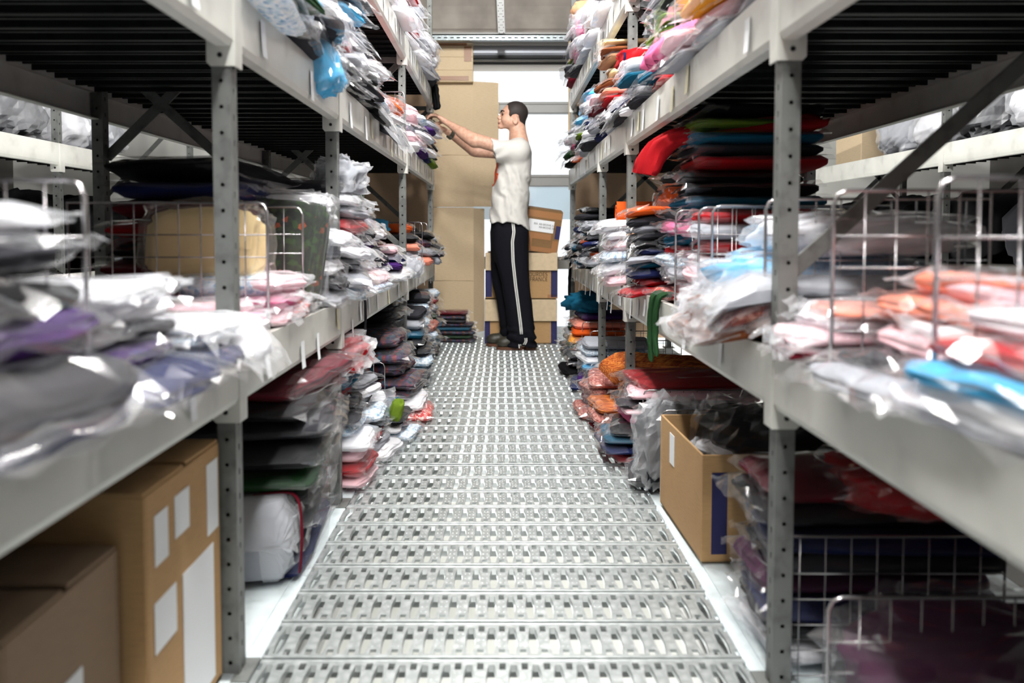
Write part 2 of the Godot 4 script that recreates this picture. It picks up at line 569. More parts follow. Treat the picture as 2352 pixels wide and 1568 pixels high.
# ---------------------------------------------------------------- racks
func post_mesh(h: float) -> ArrayMesh:
	# a lipped channel, 45 mm, with a row of round holes in the face towards the camera and slots in the face towards the aisle
	var b = Mb.new()
	var w = 0.0172
	var pitch = 0.048
	var n = int(h / pitch)
	for i in n:
		var y0 = i * pitch
		var yc = y0 + pitch / 2.0
		for s in [-1.0, 1.0]:
			var r = 0.0042
			var poly = PackedVector2Array([Vector2(0, y0), Vector2(s * w, y0), Vector2(s * w, y0 + pitch), Vector2(0, y0 + pitch), Vector2(0, yc + r)])
			for k in [1, 2, 3]:
				var q = PI / 2.0 - PI * k / 4.0
				poly.append(Vector2(s * r * cos(q), yc + r * sin(q)))
			poly.append(Vector2(0, yc - r))
			var t = Geometry2D.triangulate_polygon(poly)
			for k in range(0, t.size(), 3):
				var A = Vector3(poly[t[k]].x, poly[t[k]].y, w)
				var B = Vector3(poly[t[k + 1]].x, poly[t[k + 1]].y, w)
				var C = Vector3(poly[t[k + 2]].x, poly[t[k + 2]].y, w)
				if (B - A).cross(C - A).z > 0: b.tri(A, B, C)
				else: b.tri(A, C, B)
	var H = n * pitch
	# the sides: slotted walls
	for s in [-1.0, 1.0]:
		var xs = [-0.0172, -0.004, 0.003, 0.0172]
		var ys = []
		var holes = {}
		for i in n:
			ys.append(i * pitch)
			ys.append(i * pitch + 0.012)
			holes[Vector2i(1, i * 2)] = true
		ys.append(H)
		var side = Mb.new()
		perf(side, xs, ys, holes, w, 0.002)
		side.move(Transform3D(Basis(Vector3.UP, s * PI / 2.0), Vector3.ZERO))
		b.v.append_array(side.v)
		b.cbox(Vector3(-w if s < 0 else w - 0.009, 0, -w - 0.0005), Vector3(-w + 0.009 if s < 0 else w, H, -w + 0.0015), 0.0005)
	b.quad(Vector3(-w, H, w), Vector3(w, H, w), Vector3(w, H, -w), Vector3(-w, H, -w))
	b.quad(Vector3(w, 0, -w), Vector3(-w, 0, -w), Vector3(-w, H, -w), Vector3(w, H, -w))  # closing back, added so the holes look into darkness
	return b.done()


func rack(s: int, x0: float, x1: float, frames: Array, label: String, first: float, full := true) -> Node3D:
	var t = thing("storage_rack", label, "shelving")
	var post_h = 2.64
	var pm = post_mesh(post_h)
	var near: float = frames[0]
	for d in frames:
		for x in [x0 + 0.0192, x1 - 0.0192]:
			part("post", pm, M.post, t, Vector3(s * x, 0.002, -d))
			var fb = Mb.new()
			fb.cbox(Vector3(-0.04, 0, -0.04), Vector3(0.04, 0.004, 0.04), 0.001)
			part("base_plate", fb.done(), M.post, t, Vector3(s * x, 0.0, -d))
		for k in [[0.77, 1.40], [0.66, 0.10], [1.74, 1.08], [1.75, 1.75]]:
			if s < 0 and d < 1.5: continue     # slanting braces between front and rear post
			var br = Mb.new()
			var a = Vector3(s * (x0 + 0.03), k[0], -d - 0.016)
			var c = Vector3(s * (x1 - 0.03), k[1], -d - 0.016)
			var dir = (c - a).normalized()
			var n = Vector3(-dir.y, dir.x, 0)
			br.cbox(Vector3(0, -0.015, -0.004), Vector3(a.distance_to(c), 0.015, 0.004), 0.001, Transform3D(Basis(dir, n, dir.cross(n)), a))
			part("brace", br.done(), M.post, t)
	for lv in [1, 2, 3]:
		var top: float = LEVEL[lv]
		for i in frames.size() - 1:
			var d0: float = frames[i] + 0.001
			var d1: float = frames[i + 1] - 0.001
			for front in ([true, false] if full else [true]):
				var b = Mb.new()
				var h = 0.108
				var pr = PackedVector2Array([Vector2(0, 0), Vector2(0, -h + 0.012), Vector2(0.006, -h), Vector2(0.032, -h), Vector2(0.032, -h + 0.003), Vector2(0.009, -h + 0.003), Vector2(0.004, -h + 0.014), Vector2(0.004, -0.026), Vector2(0.026, -0.026), Vector2(0.026, -0.003), Vector2(0.004, 0.0)])
				var q = PackedVector2Array()
				for v in pr:
					var xx: float = x0 + v.x - 0.006 if front else x1 - v.x + 0.006
					q.append(Vector2(s * xx, top + v.y))
				b.prism(q, -d1, -d0)
				var o = part("beam", b.done(), M.beam, t)
				if front and full: tickets(o, s, x0, top, d0, d1, lv)
		for d in frames:                                      # end connectors wrapped round the front post
			var c = Mb.new()
			var lo = top - 0.144
			c.cbox(Vector3(x0 - 0.0085, lo, -d - 0.019), Vector3(x0 - 0.0045, top + 0.0, -d + 0.019), 0.001)
			var face = PackedVector2Array([Vector2(x0 - 0.008, lo), Vector2(x0 + 0.037, lo), Vector2(x0 + 0.044, lo + 0.007), Vector2(x0 + 0.044, top - 0.07), Vector2(x0 + 0.036, top), Vector2(x0 - 0.008, top)])
			if s < 0:
				for k in face.size(): face[k].x = -face[k].x
				c.move(Transform3D(Basis.from_scale(Vector3(-1, 1, 1)), Vector3.ZERO))
				var w = c.v
				for k in range(0, w.size(), 3):
					var z = w[k + 1]
					w[k + 1] = w[k + 2]
					w[k + 2] = z
				c.v = w
			c.prism(face, -d + 0.0182, -d + 0.0212)
			var cp = part("connector", c.done(), M.beam, t)
			var bolt = Mb.new()
			bolt.tube([Vector3(s * (x0 + 0.019), lo + 0.020, -d + 0.0209), Vector3(s * (x0 + 0.019), lo + 0.020, -d + 0.0230)], 0.0048, 8)
			part("bolt", bolt.done(), M.dark_metal, cp)
	# shelf decks: ribbed slats across the depth
	var pitch = 0.1
	var slat = Mb.new()
	var sp = PackedVector2Array([Vector2(-0.049, -0.022), Vector2(-0.047, -0.022), Vector2(-0.047, -0.003), Vector2(-0.018, -0.003), Vector2(-0.016, -0.014), Vector2(-0.010, -0.014), Vector2(-0.008, -0.003), Vector2(0.008, -0.003), Vector2(0.010, -0.014), Vector2(0.016, -0.014), Vector2(0.018, -0.003), Vector2(0.047, -0.003), Vector2(0.047, -0.022), Vector2(0.049, -0.022), Vector2(0.049, 0), Vector2(-0.049, 0)])
	slat.prism(sp, -(x1 - 0.012), -(x0 + 0.012))
	slat.move(Transform3D(Basis(Vector3.UP, -PI / 2.0), Vector3.ZERO))
	if s < 0: slat.move(Transform3D(Basis(Vector3.UP, PI), Vector3.ZERO))
	var sm = slat.done()
	for lv in [1, 2, 3, 4]:
		var d: float = first + 0.06
		while d < frames[-1] - 0.03:
			var sl = part("shelf_slat" if lv < 4 else "floor_slat", sm, M.deck if lv < 4 else M.low_deck, t, Vector3(0, LEVEL[lv] - 0.004, -d))
			if lv == 4: sl.scale.z = 1.0195
			d += pitch
	return t


func tickets(beam: Node, s: int, x0: float, top: float, d0: float, d1: float, lv: int) -> void:
	# paper tickets in clear holders, taped to the beam's face
	var r = RandomNumberGenerator.new()
	r.seed = hash(Vector3(s, d0, lv))
	var d = d0 + 0.14
	while d < d1 - 0.06:
		var w = r.randf_range(0.022, 0.034)
		var h = r.randf_range(0.055, 0.085)
		var y = top - r.randf_range(0.012, 0.035)
		if lv == 3 and r.randf() < 0.3: y -= 0.04
		var lean = r.randf_range(-0.06, 0.06)
		if d > 1.0 and r.randf() < (0.55 if d < 2.6 else 0.75):
			var b = Mb.new()
			var x = s * (x0 - 0.0075 - 0.0006)
			var rows = []
			for i in 4:
				var q = i / 3.0
				var off = -s * (0.0015 + (0.004 * (1 - q) * (1 - q)))
				rows.append(PackedVector3Array([Vector3(x + off, y - h * (1 - q), -d + s * (w / 2 + lean * h * (1 - q))), Vector3(x + off, y - h * (1 - q), -d - s * (w / 2 - lean * h * (1 - q)))]))
			b.grid(rows)
			var back = Mb.new()
			for k in range(0, b.v.size(), 3):
				back.v.append_array([b.v[k] + Vector3(s * 0.0006, 0, 0), b.v[k + 2] + Vector3(s * 0.0006, 0, 0), b.v[k + 1] + Vector3(s * 0.0006, 0, 0)])
			b.v.append_array(back.v)
			part("paper_label", b.done(), M.paper if r.randf() < 0.75 else M.paper_aged, beam)
		d += r.randf_range(0.09, 0.2) if d > 2.2 else r.randf_range(0.12, 0.26)


func rack_left() -> void:
	rack(-1, 0.5, 1.25, [-0.27, 1.40, 2.285, 3.90, FAR], "left grey steel rack with pale beams, full of bagged clothing", -0.25)


func rack_right() -> void:
	rack(1, 0.5, 1.25, [-0.27, 1.355, 2.97, 3.81, FAR], "right grey steel rack with pale beams, full of bagged clothing", -0.25)


func far_racks() -> void:
	rack(-1, 2.25, 2.95, [2.2, 3.8, FAR], "grey steel rack seen through the left rack, across the next aisle", 2.2, false)
	rack(1, 2.25, 2.95, [2.2, 3.8, FAR], "grey steel rack seen through the right rack, across the next aisle", 2.2, false)


# ---------------------------------------------------------------- the far end: window, blind, cartons stood on end
func window_end() -> void:
	var w = thing("window_1", "tall bright window with grey transoms at the end of the aisle", "window", Vector3(0, 0, -6.74), "", "structure")
	var cuts = [-0.12, 0.515, 0.625, 1.264, 1.366, 1.918, 2.017, 2.62]
	for i in [1, 3, 5]:
		var b = Mb.new()
		b.cbox(Vector3(-1.35, cuts[i], -0.05), Vector3(1.35, cuts[i + 1], 0.045), 0.004)
		b.cbox(Vector3(-1.35, cuts[i + 1] - 0.024, 0.045), Vector3(1.35, cuts[i + 1] - 0.012, 0.055), 0.002)
		part("transom", b.done(), M.frame_grey, w)
	for x in [-1.31, -0.62, 0.67, 1.31]:
		var b = Mb.new()
		b.cbox(Vector3(x - 0.035, -0.12, -0.045), Vector3(x + 0.035, 2.62, 0.038), 0.004)
		part("mullion", b.done(), M.frame_grey, w)
	for i in [0, 2, 4, 6]:
		for k in [[-1.275, -0.655], [-0.585, 0.635], [0.705, 1.275]]:
			var b = Mb.new()
			b.box(Vector3(k[0], cuts[i], -0.004), Vector3(k[1], cuts[i + 1], 0.004))
			part("pane", b.done(), M.pane, w)
	var film = Mb.new()
	film.box(Vector3(-0.585, 0.965, 0.008), Vector3(0.635, 1.262, 0.0095))
	part("film", film.done(), M.tint_pane, w)
	tag(w.get_node("film"), "pale blue film on the glass")
	# roller blind, rolled up, in its case
	var r = thing("roller_blind", "rolled-up blind in a scratched metal case above the window", "blind", Vector3(0.1, 2.38, -6.6))
	var b = Mb.new()
	b.cbox(Vector3(-0.75, 0.101, -0.09), Vector3(0.75, 0.134, 0.06), 0.004)
	part("lid", b.done(), M.white_paint, r)
	b = Mb.new()
	b.cbox(Vector3(-0.74, 0.019, -0.07), Vector3(0.74, 0.100, 0.045), 0.02)
	part("case", b.done(), M.case_metal, r)
	for k in [[-0.016, 0.016, 0.05], [-0.058, -0.042, 0.04]]:
		b = Mb.new()
		b.cbox(Vector3(-0.74, k[0], 0.0), Vector3(0.74, k[1], k[2]), 0.004)
		part("rail", b.done(), M.dark_metal, r)
	b = Mb.new()
	b.tube([Vector3(-0.73, -0.03, 0.02), Vector3(0.73, -0.03, 0.02)], 0.012, 10)
	part("roll", b.done(true), M.blind, r)
	b = Mb.new()
	b.cbox(Vector3(-0.72, -0.116, 0.012), Vector3(0.72, -0.058, 0.016), 0.001)
	part("fabric", b.done(), M.blind, r)
	# slotted channel across the aisle and the perforated rail that rises from it
	var ch = thing("slotted_channel", "galvanised channel with a row of slots, running across the aisle", "channel", Vector3(0, 2.369, -5.95))
	b = Mb.new()
	var xs = []
	var holes = {}
	for i in 60:
		xs.append(-1.53 + i * 0.051)
		xs.append(-1.53 + i * 0.051 + 0.028)
		holes[Vector2i(i * 2, 1)] = true
	perf(b, xs, [0.0, 0.018, 0.026, 0.044], holes, 0.0, 0.003)
	b.box(Vector3(-1.53, 0.0, -0.04), Vector3(1.49, 0.003, 0.0))
	b.box(Vector3(-1.53, 0.041, -0.04), Vector3(1.49, 0.044, 0.0))
	part("channel", b.done(), M.strut, ch)
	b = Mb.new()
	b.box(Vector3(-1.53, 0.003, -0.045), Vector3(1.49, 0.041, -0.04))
	part("slot_shade_plate", b.done(), M.dark_metal, ch)  # dark plate standing in for the shade inside the slots
	b = Mb.new()
	b.cbox(Vector3(-1.53, 0.050, -0.05), Vector3(1.49, 0.066, 0.0), 0.004)
	part("cover_strip", b.done(), M.frame_grey, ch)
	var rail = thing("perforated_rail", "white perforated rail rising from the slotted channel to the ceiling", "rail", Vector3(0.0, 2.415, -5.925))
	b = Mb.new()
	var ys = []
	holes = {}
	for i in 34:
		for k in [0.004, 0.012, 0.027, 0.032]: ys.append(i * 0.048 + k)
		holes[Vector2i(1, i * 4)] = true
		holes[Vector2i(3, i * 4)] = true
		holes[Vector2i(2, i * 4 + 2)] = true
		holes[Vector2i(1, i * 4 + 2)] = false
		holes.erase(Vector2i(1, i * 4 + 2))
	perf(b, [-0.029, -0.021, -0.013, 0.013, 0.021, 0.029], ys, holes, 0.0, 0.0025)
	b.box(Vector3(-0.029, 0, -0.025), Vector3(-0.0265, ys[-1], 0))
	b.box(Vector3(0.0265, 0, -0.025), Vector3(0.029, ys[-1], 0))
	part("rail", b.done(), M.white_paint, rail)
	rail.rotation_degrees = Vector3(48, 0, 2.0)
	# cartons opened out and stood on end at the left of the window
	sheet("flattened_carton", "big flattened carton hung high left of the window, taped along its edges", Vector3(-0.60, 2.085, -6.15), 0.365, 0.315, 0.0, 0.0, 0.10)
	sheet("flattened_carton", "tall middle sheet of brown cardboard left of the window, behind the person's arms", Vector3(-0.60, 1.06, -6.22), 0.365, 1.03, 0.22, 14.0, 0.006)
	sheet("flattened_carton", "lowest upright carton left of the window, creased across, with one side flap", Vector3(-0.60, 0.0, -6.2), 0.365, 1.055, 0.145, 52.0, 0.006)
	for k in [["flattened_carton", -1.32, 0.765, 2.02, "cardboard screen closing the far end of the left rack"], ["flattened_carton", 0.585, 0.74, 2.02, "cardboard screen closing the far end of the right rack"], ["cardboard_strip", 0.53, 0.052, 0.80, "narrow upright strip of cardboard right of the window"]]:
		var b2 = Mb.new()
		var y0: float = 0.0 if k[2] > 0.1 else 1.58
		b2.cbox(Vector3(0, y0, -0.006), Vector3(k[2], y0 + k[3], 0.0), 0.001)
		var o = solo(numbered(k[0]), b2.done(), M.card if k[2] < 0.1 else M.card_dull, k[4], "cardboard", Vector3(k[1], 0, -5.93))


func sheet(called: String, label: String, at: Vector3, w: float, h: float, flap: float, turn: float, thick: float) -> void:
	var t = thing(called, label, "cardboard", at)
	var rows = []
	var ny = int(h / 0.035) + 1
	for j in ny + 1:
		var row = PackedVector3Array()
		for i in 13:
			var x = w * i / 12.0
			var y = h * j / ny
			row.append(Vector3(x, y, 0.004 * nz.get_noise_2d(x * 3.0 + at.y, y * 3.0) + 0.0012 * nz.get_noise_2d(x, y * 40.0)))
		rows.append(row)
	var b = Mb.new()
	b.grid(rows)
	b.cbox(Vector3(0.001, 0.001, -thick - 0.004), Vector3(w - 0.001, h - 0.001, -0.004), 0.0008)
	part("front_panel", b.done(true) if thick < 0.05 else b.done(), M.card, t)
	if flap > 0.0:
		var f = Mb.new()
		f.cbox(Vector3(0, 0.004, -0.006), Vector3(flap, h + (0.012 if h < 1.05 else -0.006), 0.0), 0.001)
		var o = part("side_flap", f.done(), M.card, t, Vector3(w, 0, 0))
		o.rotation_degrees.y = turn
	for y in ([h * 0.42] if thick < 0.05 else [h * 0.64, h * 0.3]):       # creases
		var c = Mb.new()
		c.tube([Vector3(0, y, 0.0015), Vector3(w * 0.5, y + 0.003, 0.003), Vector3(w, y, 0.0015)], 0.003, 6)
		part("crease", c.done(true), M.card, t)
	if thick > 0.05:
		for q in [[0.0, h - 0.022, w - 0.05, h + 0.001], [0.08, 0.01, w - 0.035, 0.045], [w - 0.072, h - 0.15, w - 0.012, h - 0.03]]:
			var p = Mb.new()
			p.cbox(Vector3(q[0], q[1], 0.0045), Vector3(q[2], q[3], 0.006), 0.0004)
			part("tape", p.done(), M.tape, t)


# ---------------------------------------------------------------- bagged garments
func slab(dx: float, h: float, wz: float, layers: int, sd: int, droop: float, over: float) -> Mb:
	var loop = []                          # cross-section in (x, y), counterclockwise seen along -z ... top from back to front
	var ex = minf(h * 0.5, 0.03)
	for i in 7: loop.append(Vector2(lerpf(dx - ex, ex, i / 6.0), h))
	var nf = 4 * layers
	for i in range(1, nf):
		var q = float(i) / nf
		var a = PI * q
		var g = absf(sin(PI * layers * q))
		loop.append(Vector2(ex - sin(a) * ex * 0.9 - (g - 1.0) * 0.006 * sin(a), h * 0.5 + h * 0.5 * (1.0 - 2.0 * q)))
	for i in 5: loop.append(Vector2(lerpf(ex, dx - ex, i / 4.0), 0.0))
	loop.append(Vector2(dx, h * 0.3))
	loop.append(Vector2(dx, h * 0.7))
	var rows = []
	var tv = [-1.0, -0.98, -0.9, -0.72, -0.45, -0.15, 0.15, 0.45, 0.72, 0.9, 0.98, 1.0]
	for v in tv:
		var k: float = 1.0 - pow(absf(v), 7.0) * 0.75
		var inset: float = pow(absf(v), 8.0) * 0.02
		var row = PackedVector3Array()
		for p in loop:
			var x: float = lerpf(inset, dx - inset, p.x / dx)
			var y: float = h * 0.5 + (p.y - h * 0.5) * k
			var z: float = v * wz * 0.5
			var n = nz.get_noise_3d(x * 9.0 + sd * 7.3, y * 30.0, z * 9.0 + sd)
			var n2 = nz.get_noise_3d(x * 24.0 + sd * 3.1, y * 20.0 + 5.0, z * 30.0)
			x += n * 0.012 * (1.0 - x / dx)
			y += (n * 0.10 + n2 * 0.07) * h * (1.0 if p.y > h * 0.3 else 0.2)
			z += n2 * 0.004 + n * 0.004
			if x < over: y -= droop * pow((over - x) / maxf(over, 0.01), 1.4)
			row.append(Vector3(x, y, z))
		rows.append(row)
	var b = Mb.new()
	b.grid(rows, true)
	for e in [0, rows.size() - 1]:
		var c = Vector3.ZERO
		for p in rows[e]: c += p
		c /= rows[e].size()
		for i in rows[e].size():
			var l: int = (i + 1) % rows[e].size()
			if e == 0: b.tri(c, rows[e][l], rows[e][i])
			else: b.tri(c, rows[e][i], rows[e][l])
	return b


func bag_mesh(dx: float, h: float, wz: float, sd: int, droop: float, over: float, flap: float, full: bool) -> Mb:
	var r = RandomNumberGenerator.new()
	r.seed = sd * 13 + 5
	var lift = r.randf_range(-0.35, 0.8)
	var skew = r.randf_range(-0.5, 0.5)
	var ear = r.randf_range(-0.2, 0.7)
	var xs = [dx + 0.006, dx * 0.78, dx * 0.55, dx * 0.34, dx * 0.18, 0.03, -0.004, -flap * 0.3, -flap * 0.65, -flap]
	var rows = []
	var tv = [-1.0, -0.94, -0.8, -0.58, -0.34, -0.1, 0.12, 0.36, 0.6, 0.82, 0.95, 1.0]
	for side in [1, -1]:
		var grid = []
		for v in tv:
			var row = PackedVector3Array()
			for x in xs:
				var k: float = 1.0 - pow(absf(v), 5.0)
				var t = 1.0
				if x < 0.0: t = maxf(0.0, 1.0 + x / maxf(flap, 0.001) * 1.02) * 0.8
				var hh: float = h * (0.5 + side * 0.54 * k * t) + (0.001 * side)
				if x < 0.0: hh += -x * lift * 0.5 - x * skew * v
				var z: float = v * (wz * 0.5 + 0.012)
				var n = nz.get_noise_3d(x * 26.0 + sd * 5.7, side * 3.0, z * 26.0 + sd)
				var n2 = nz.get_noise_3d(x * 70.0 + sd, side * 9.0 + 3.0, z * 70.0)
				var X: float = x + (n * 0.014 if x < 0.05 else 0.0)
				var amp = 0.008 if x > 0.02 else 0.020
				hh += (n * amp + n2 * 0.010) * (1.0 if side > 0 else 0.3)
				hh = maxf(hh, 0.001 if x > 0.02 else -0.2)
				if X < over: hh -= droop * pow((over - X) / maxf(over, 0.01), 1.4)
				row.append(Vector3(X, hh, z + n2 * 0.004))
			grid.append(row)
		rows.append(grid)
	var b = Mb.new()
	var g0: Array = rows[0]
	var g1: Array = rows[1]
	for i in g0.size() - 1:
		for k in xs.size() - 1:
			if full or k >= 4: b.quad(g0[i][k], g0[i][k + 1], g0[i + 1][k + 1], g0[i + 1][k])
			if full and k >= 4 and k <= 6: b.quad(g1[i + 1][k], g1[i + 1][k + 1], g1[i][k + 1], g1[i][k])
	return b


func packet(label: String, group: String, hue: String, bag: String, at: Vector3, s: int, dx: float, h: float, wz: float, sd: int, droop: float, over: float, yaw: float, alone := true) -> void:
	var turn = Basis.from_euler(Vector3(0.10 * nz.get_noise_2d(sd * 1.7, 8.0), (PI if s < 0 else 0.0) + yaw, 0.0))
	var cloth = slab(dx, h, wz, 1 + int(h / 0.018), sd, droop, over)
	var film = bag_mesh(dx, h + 0.004, wz, sd, droop, over, 0.010 + 0.06 * absf(nz.get_noise_2d(sd * 3.3, 1.0)), alone) if bag and (alone or sd % 5 > 0) else null
	if not alone:                       # the small, far ones: all in one heap
		var tr = Transform3D(turn, at)
		for k in [[hue, cloth], ["bag_" + bag, film]]:
			if k[1] == null: continue
			k[1].move(tr)
			if not heap.has(k[0]): heap[k[0]] = Mb.new()
			heap[k[0]].v.append_array(k[1].v)
		return
	var t = thing("garment_packet", label, "bagged garment", at, group)
	t.basis = turn
	part("garment", cloth.done(true), HUE[hue], t)
	if bag: part("plastic_bag", film.done(), M["bag_" + bag], t)


func pile(s: int, lv: int, d: float, wz: float, cols: String, o := {}) -> void:
	piles.append({"s": s, "lv": lv, "d": d, "wz": wz, "cols": cols, "o": o})


func build_piles() -> void:
	piles.sort_custom(func(a, b): return a.d > b.d)
	var count = {}
	var sd = 0
	var todo = []
	for p in piles:
		var key = "%d_%d" % [p.s, p.lv]
		count[key] = count.get(key, 0) + 1
		var o: Dictionary = p.o
		var y: float = LEVEL[p.lv] + 0.002
		var where = "%s %s" % ["left" if p.s < 0 else "right", SHELF[p.lv]]
		for i in p.cols.length():
			sd += 1
			var c: String = p.cols[i]
			var h: float = o.get("h", 0.046) * rng.randf_range(0.8, 1.25)
			var over: float = o.get("o", 0.02) + rng.randf_range(-0.03, 0.03) - o.get("lean", 0.0) * i
			var dx: float = o.get("x", 0.36) + rng.randf_range(-0.03, 0.03)
			var wz: float = p.wz * rng.randf_range(0.86, 1.04)
			var bag: String = o.get("bag", "clear")
			if bag == "mix": bag = "milky" if rng.randf() < 0.5 else "clear"
			if c == "W" and bag == "clear" and rng.randf() < 0.6: bag = "milky"
			var on_beam = maxf(over, 0.0)
			var droop: float = o.get("dr", 0.25) * on_beam * rng.randf_range(0.5, 1.3) if p.lv < 4 else 0.0
			if on_beam < 0.015: droop = 0.0
			var label = "%s bagged garment, %s up in %s pile from window, %s" % [WORD[c], ORD[i + 1], ORD[count[key]], where]
			var size = h * wz / (p.d * p.d) * (0.3 if o.get("in", 0.0) > 0.1 else 1.0)
			todo.append([size, label, "bagged garments on the " + where, c, bag, Vector3(p.s * (0.5 - over + o.get("in", 0.0)), y, -p.d + rng.randf_range(-0.012, 0.012)), p.s, dx, h, wz, sd, minf(droop, maxf(0.0, y - LEVEL[p.lv]) + 0.02), on_beam, rng.randf_range(-0.17, 0.17)])
			y += h * 0.97 + 0.003
	todo.sort_custom(func(a, b): return a[0] > b[0])
	for i in todo.size():
		var a = todo[i]
		packet(a[1], a[2], a[3], a[4], a[5], a[6], a[7], a[8], a[9], a[10], a[11], a[12], a[13], i < 268)
	var all = ArrayMesh.new()
	for k in heap:
		heap[k].done(not k.begins_with("bag"), all)
		all.surface_set_material(all.get_surface_count() - 1, M[k] if M.has(k) else HUE[k])
	var o = MeshInstance3D.new()
	o.name = numbered("bagged_garments")
	o.mesh = all
	add_child(o)
	tag(o, "small far-off bagged garments in the piles of both racks towards the window", "bagged garments", "", "stuff")


func goods_left() -> void:
	var L = -1
	# top shelf
	for k in [[2.95, 0.30, "WGW"], [3.3, 0.3, "WQWG"], [3.66, 0.3, "WWRW"], [4.05, 0.34, "WRWGW"], [4.45, 0.34, "WGWW"], [4.85, 0.34, "GWRWW"], [5.2, 0.28, "DGWQ"]]:
		pile(L, 1, k[0], k[1], k[2], {"o": 0.05, "bag": "mix", "h": 0.06, "dr": 0.4})
	# upper shelf
	pile(L, 2, 1.22, 0.32, "WCE", {"o": 0.05, "bag": "milky", "h": 0.085})
	pile(L, 2, 1.58, 0.34, "HEAWA", {"o": 0.06, "bag": "mix", "h": 0.05})
	pile(L, 2, 1.88, 0.26, "DHBAWA", {"o": 0.03, "bag": "mix", "h": 0.05})
	pile(L, 2, 2.17, 0.22, "DWGWDGW", {"o": 0.03, "h": 0.05})
	pile(L, 2, 2.43, 0.24, "KDGRGNBDK", {"o": 0.03, "h": 0.038})
	pile(L, 2, 2.70, 0.24, "KDKWD", {"o": 0.05, "h": 0.038})
	pile(L, 2, 3.00, 0.30, "KHX", {"o": 0.03, "h": 0.036})
	pile(L, 2, 3.34, 0.30, "EWO", {"o": 0.03, "h": 0.045})
	pile(L, 2, 3.68, 0.3, "WHQ", {"o": 0.03, "bag": "mix"})
	pile(L, 2, 4.10, 0.32, "WQHQQ", {"o": 0.04, "bag": "mix"})
	pile(L, 2, 4.45, 0.3, "VQWDH", {"o": 0.04})
	pile(L, 2, 4.80, 0.3, "NWDHVG", {"o": 0.05})
	pile(L, 2, 5.16, 0.28, "LEKAWG", {"o": 0.05, "h": 0.05, "dr": 0.6})
	# lower shelf
	pile(L, 3, 0.72, 0.36, "NDVKDW", {"o": 0.07, "x": 0.60, "h": 0.036, "dr": 0.6, "lean": 0.02})
	pile(L, 3, 1.04, 0.28, "NVDWW", {"o": 0.055, "x": 0.55, "h": 0.027, "dr": 0.6, "lean": 0.02})
	pile(L, 3, 1.28, 0.18, "NHW", {"o": 0.03, "x": 0.4, "h": 0.02, "dr": 0.4, "lean": 0.015})
	pile(L, 3, 1.52, 0.16, "QPQ", {"o": 0.0, "x": 0.4, "bag": "milky", "h": 0.026})
	pile(L, 3, 1.74, 0.2, "QPQ", {"o": -0.01, "x": 0.4, "bag": "milky", "h": 0.03})
	pile(L, 3, 2.16, 0.16, "GDWGWGW", {"o": 0.02, "h": 0.042})
	pile(L, 3, 1.98, 0.48, "KNMKRMNK", {"o": 0.0, "in": 0.13, "x": 0.3, "h": 0.046})
	pile(L, 3, 2.46, 0.26, "HGDWKRGWD", {"o": 0.06, "h": 0.038, "lean": 0.006})
	pile(L, 3, 2.75, 0.28, "HQGDVDVWG", {"o": 0.05, "h": 0.036, "bag": "mix", "lean": 0.008})
	pile(L, 3, 3.06, 0.28, "GVDKVW", {"o": 0.04, "h": 0.036, "bag": "mix", "lean": 0.01})
	pile(L, 3, 3.38, 0.28, "WVNQ", {"o": 0.04, "h": 0.036, "bag": "mix", "lean": 0.012})
	pile(L, 3, 3.68, 0.24, "HW", {"o": 0.04, "h": 0.04, "bag": "mix"})
	pile(L, 3, 4.15, 0.3, "GGAK", {"o": 0.04})
	pile(L, 3, 4.55, 0.3, "LBNKO", {"o": -0.08, "x": 0.45})
	pile(L, 3, 4.9, 0.28, "AGIK", {"o": 0.04})
	pile(L, 3, 5.2, 0.26, "GIDG", {"o": 0.08, "dr": 0.5})
	# floor shelf
	pile(L, 4, 2.00, 0.46, "NKDKEKDKM", {"o": -0.01, "x": 0.5, "h": 0.05, "lean": -0.004})
	pile(L, 4, 2.46, 0.24, "QRQWHDKRTWR", {"o": 0.09, "h": 0.036, "lean": 0.012})
	pile(L, 4, 2.74, 0.24, "WGRDHKWG", {"o": 0.10, "h": 0.036, "lean": 0.014})
	pile(L, 4, 3.02, 0.26, "HWKTW", {"o": 0.13, "h": 0.034, "lean": 0.02})
	pile(L, 4, 3.38, 0.36, "XWIIIII", {"o": 0.16, "x": 0.46, "h": 0.052, "lean": 0.02})
	pile(L, 4, 3.70, 0.3, "KKKDKKDKK", {"o": -0.03, "x": 0.5, "h": 0.052})
	pile(L, 4, 4.10, 0.3, "KTHKDTGD", {"o": 0.12, "h": 0.05, "lean": 0.01})
	pile(L, 4, 4.45, 0.28, "GHDTGHGHD", {"o": 0.06, "h": 0.052})
	pile(L, 4, 4.80, 0.28, "TDGHJGJGD", {"o": 0.06, "h": 0.052})
	pile(L, 4, 5.14, 0.26, "KTGTEGRH", {"o": 0.06, "h": 0.052})


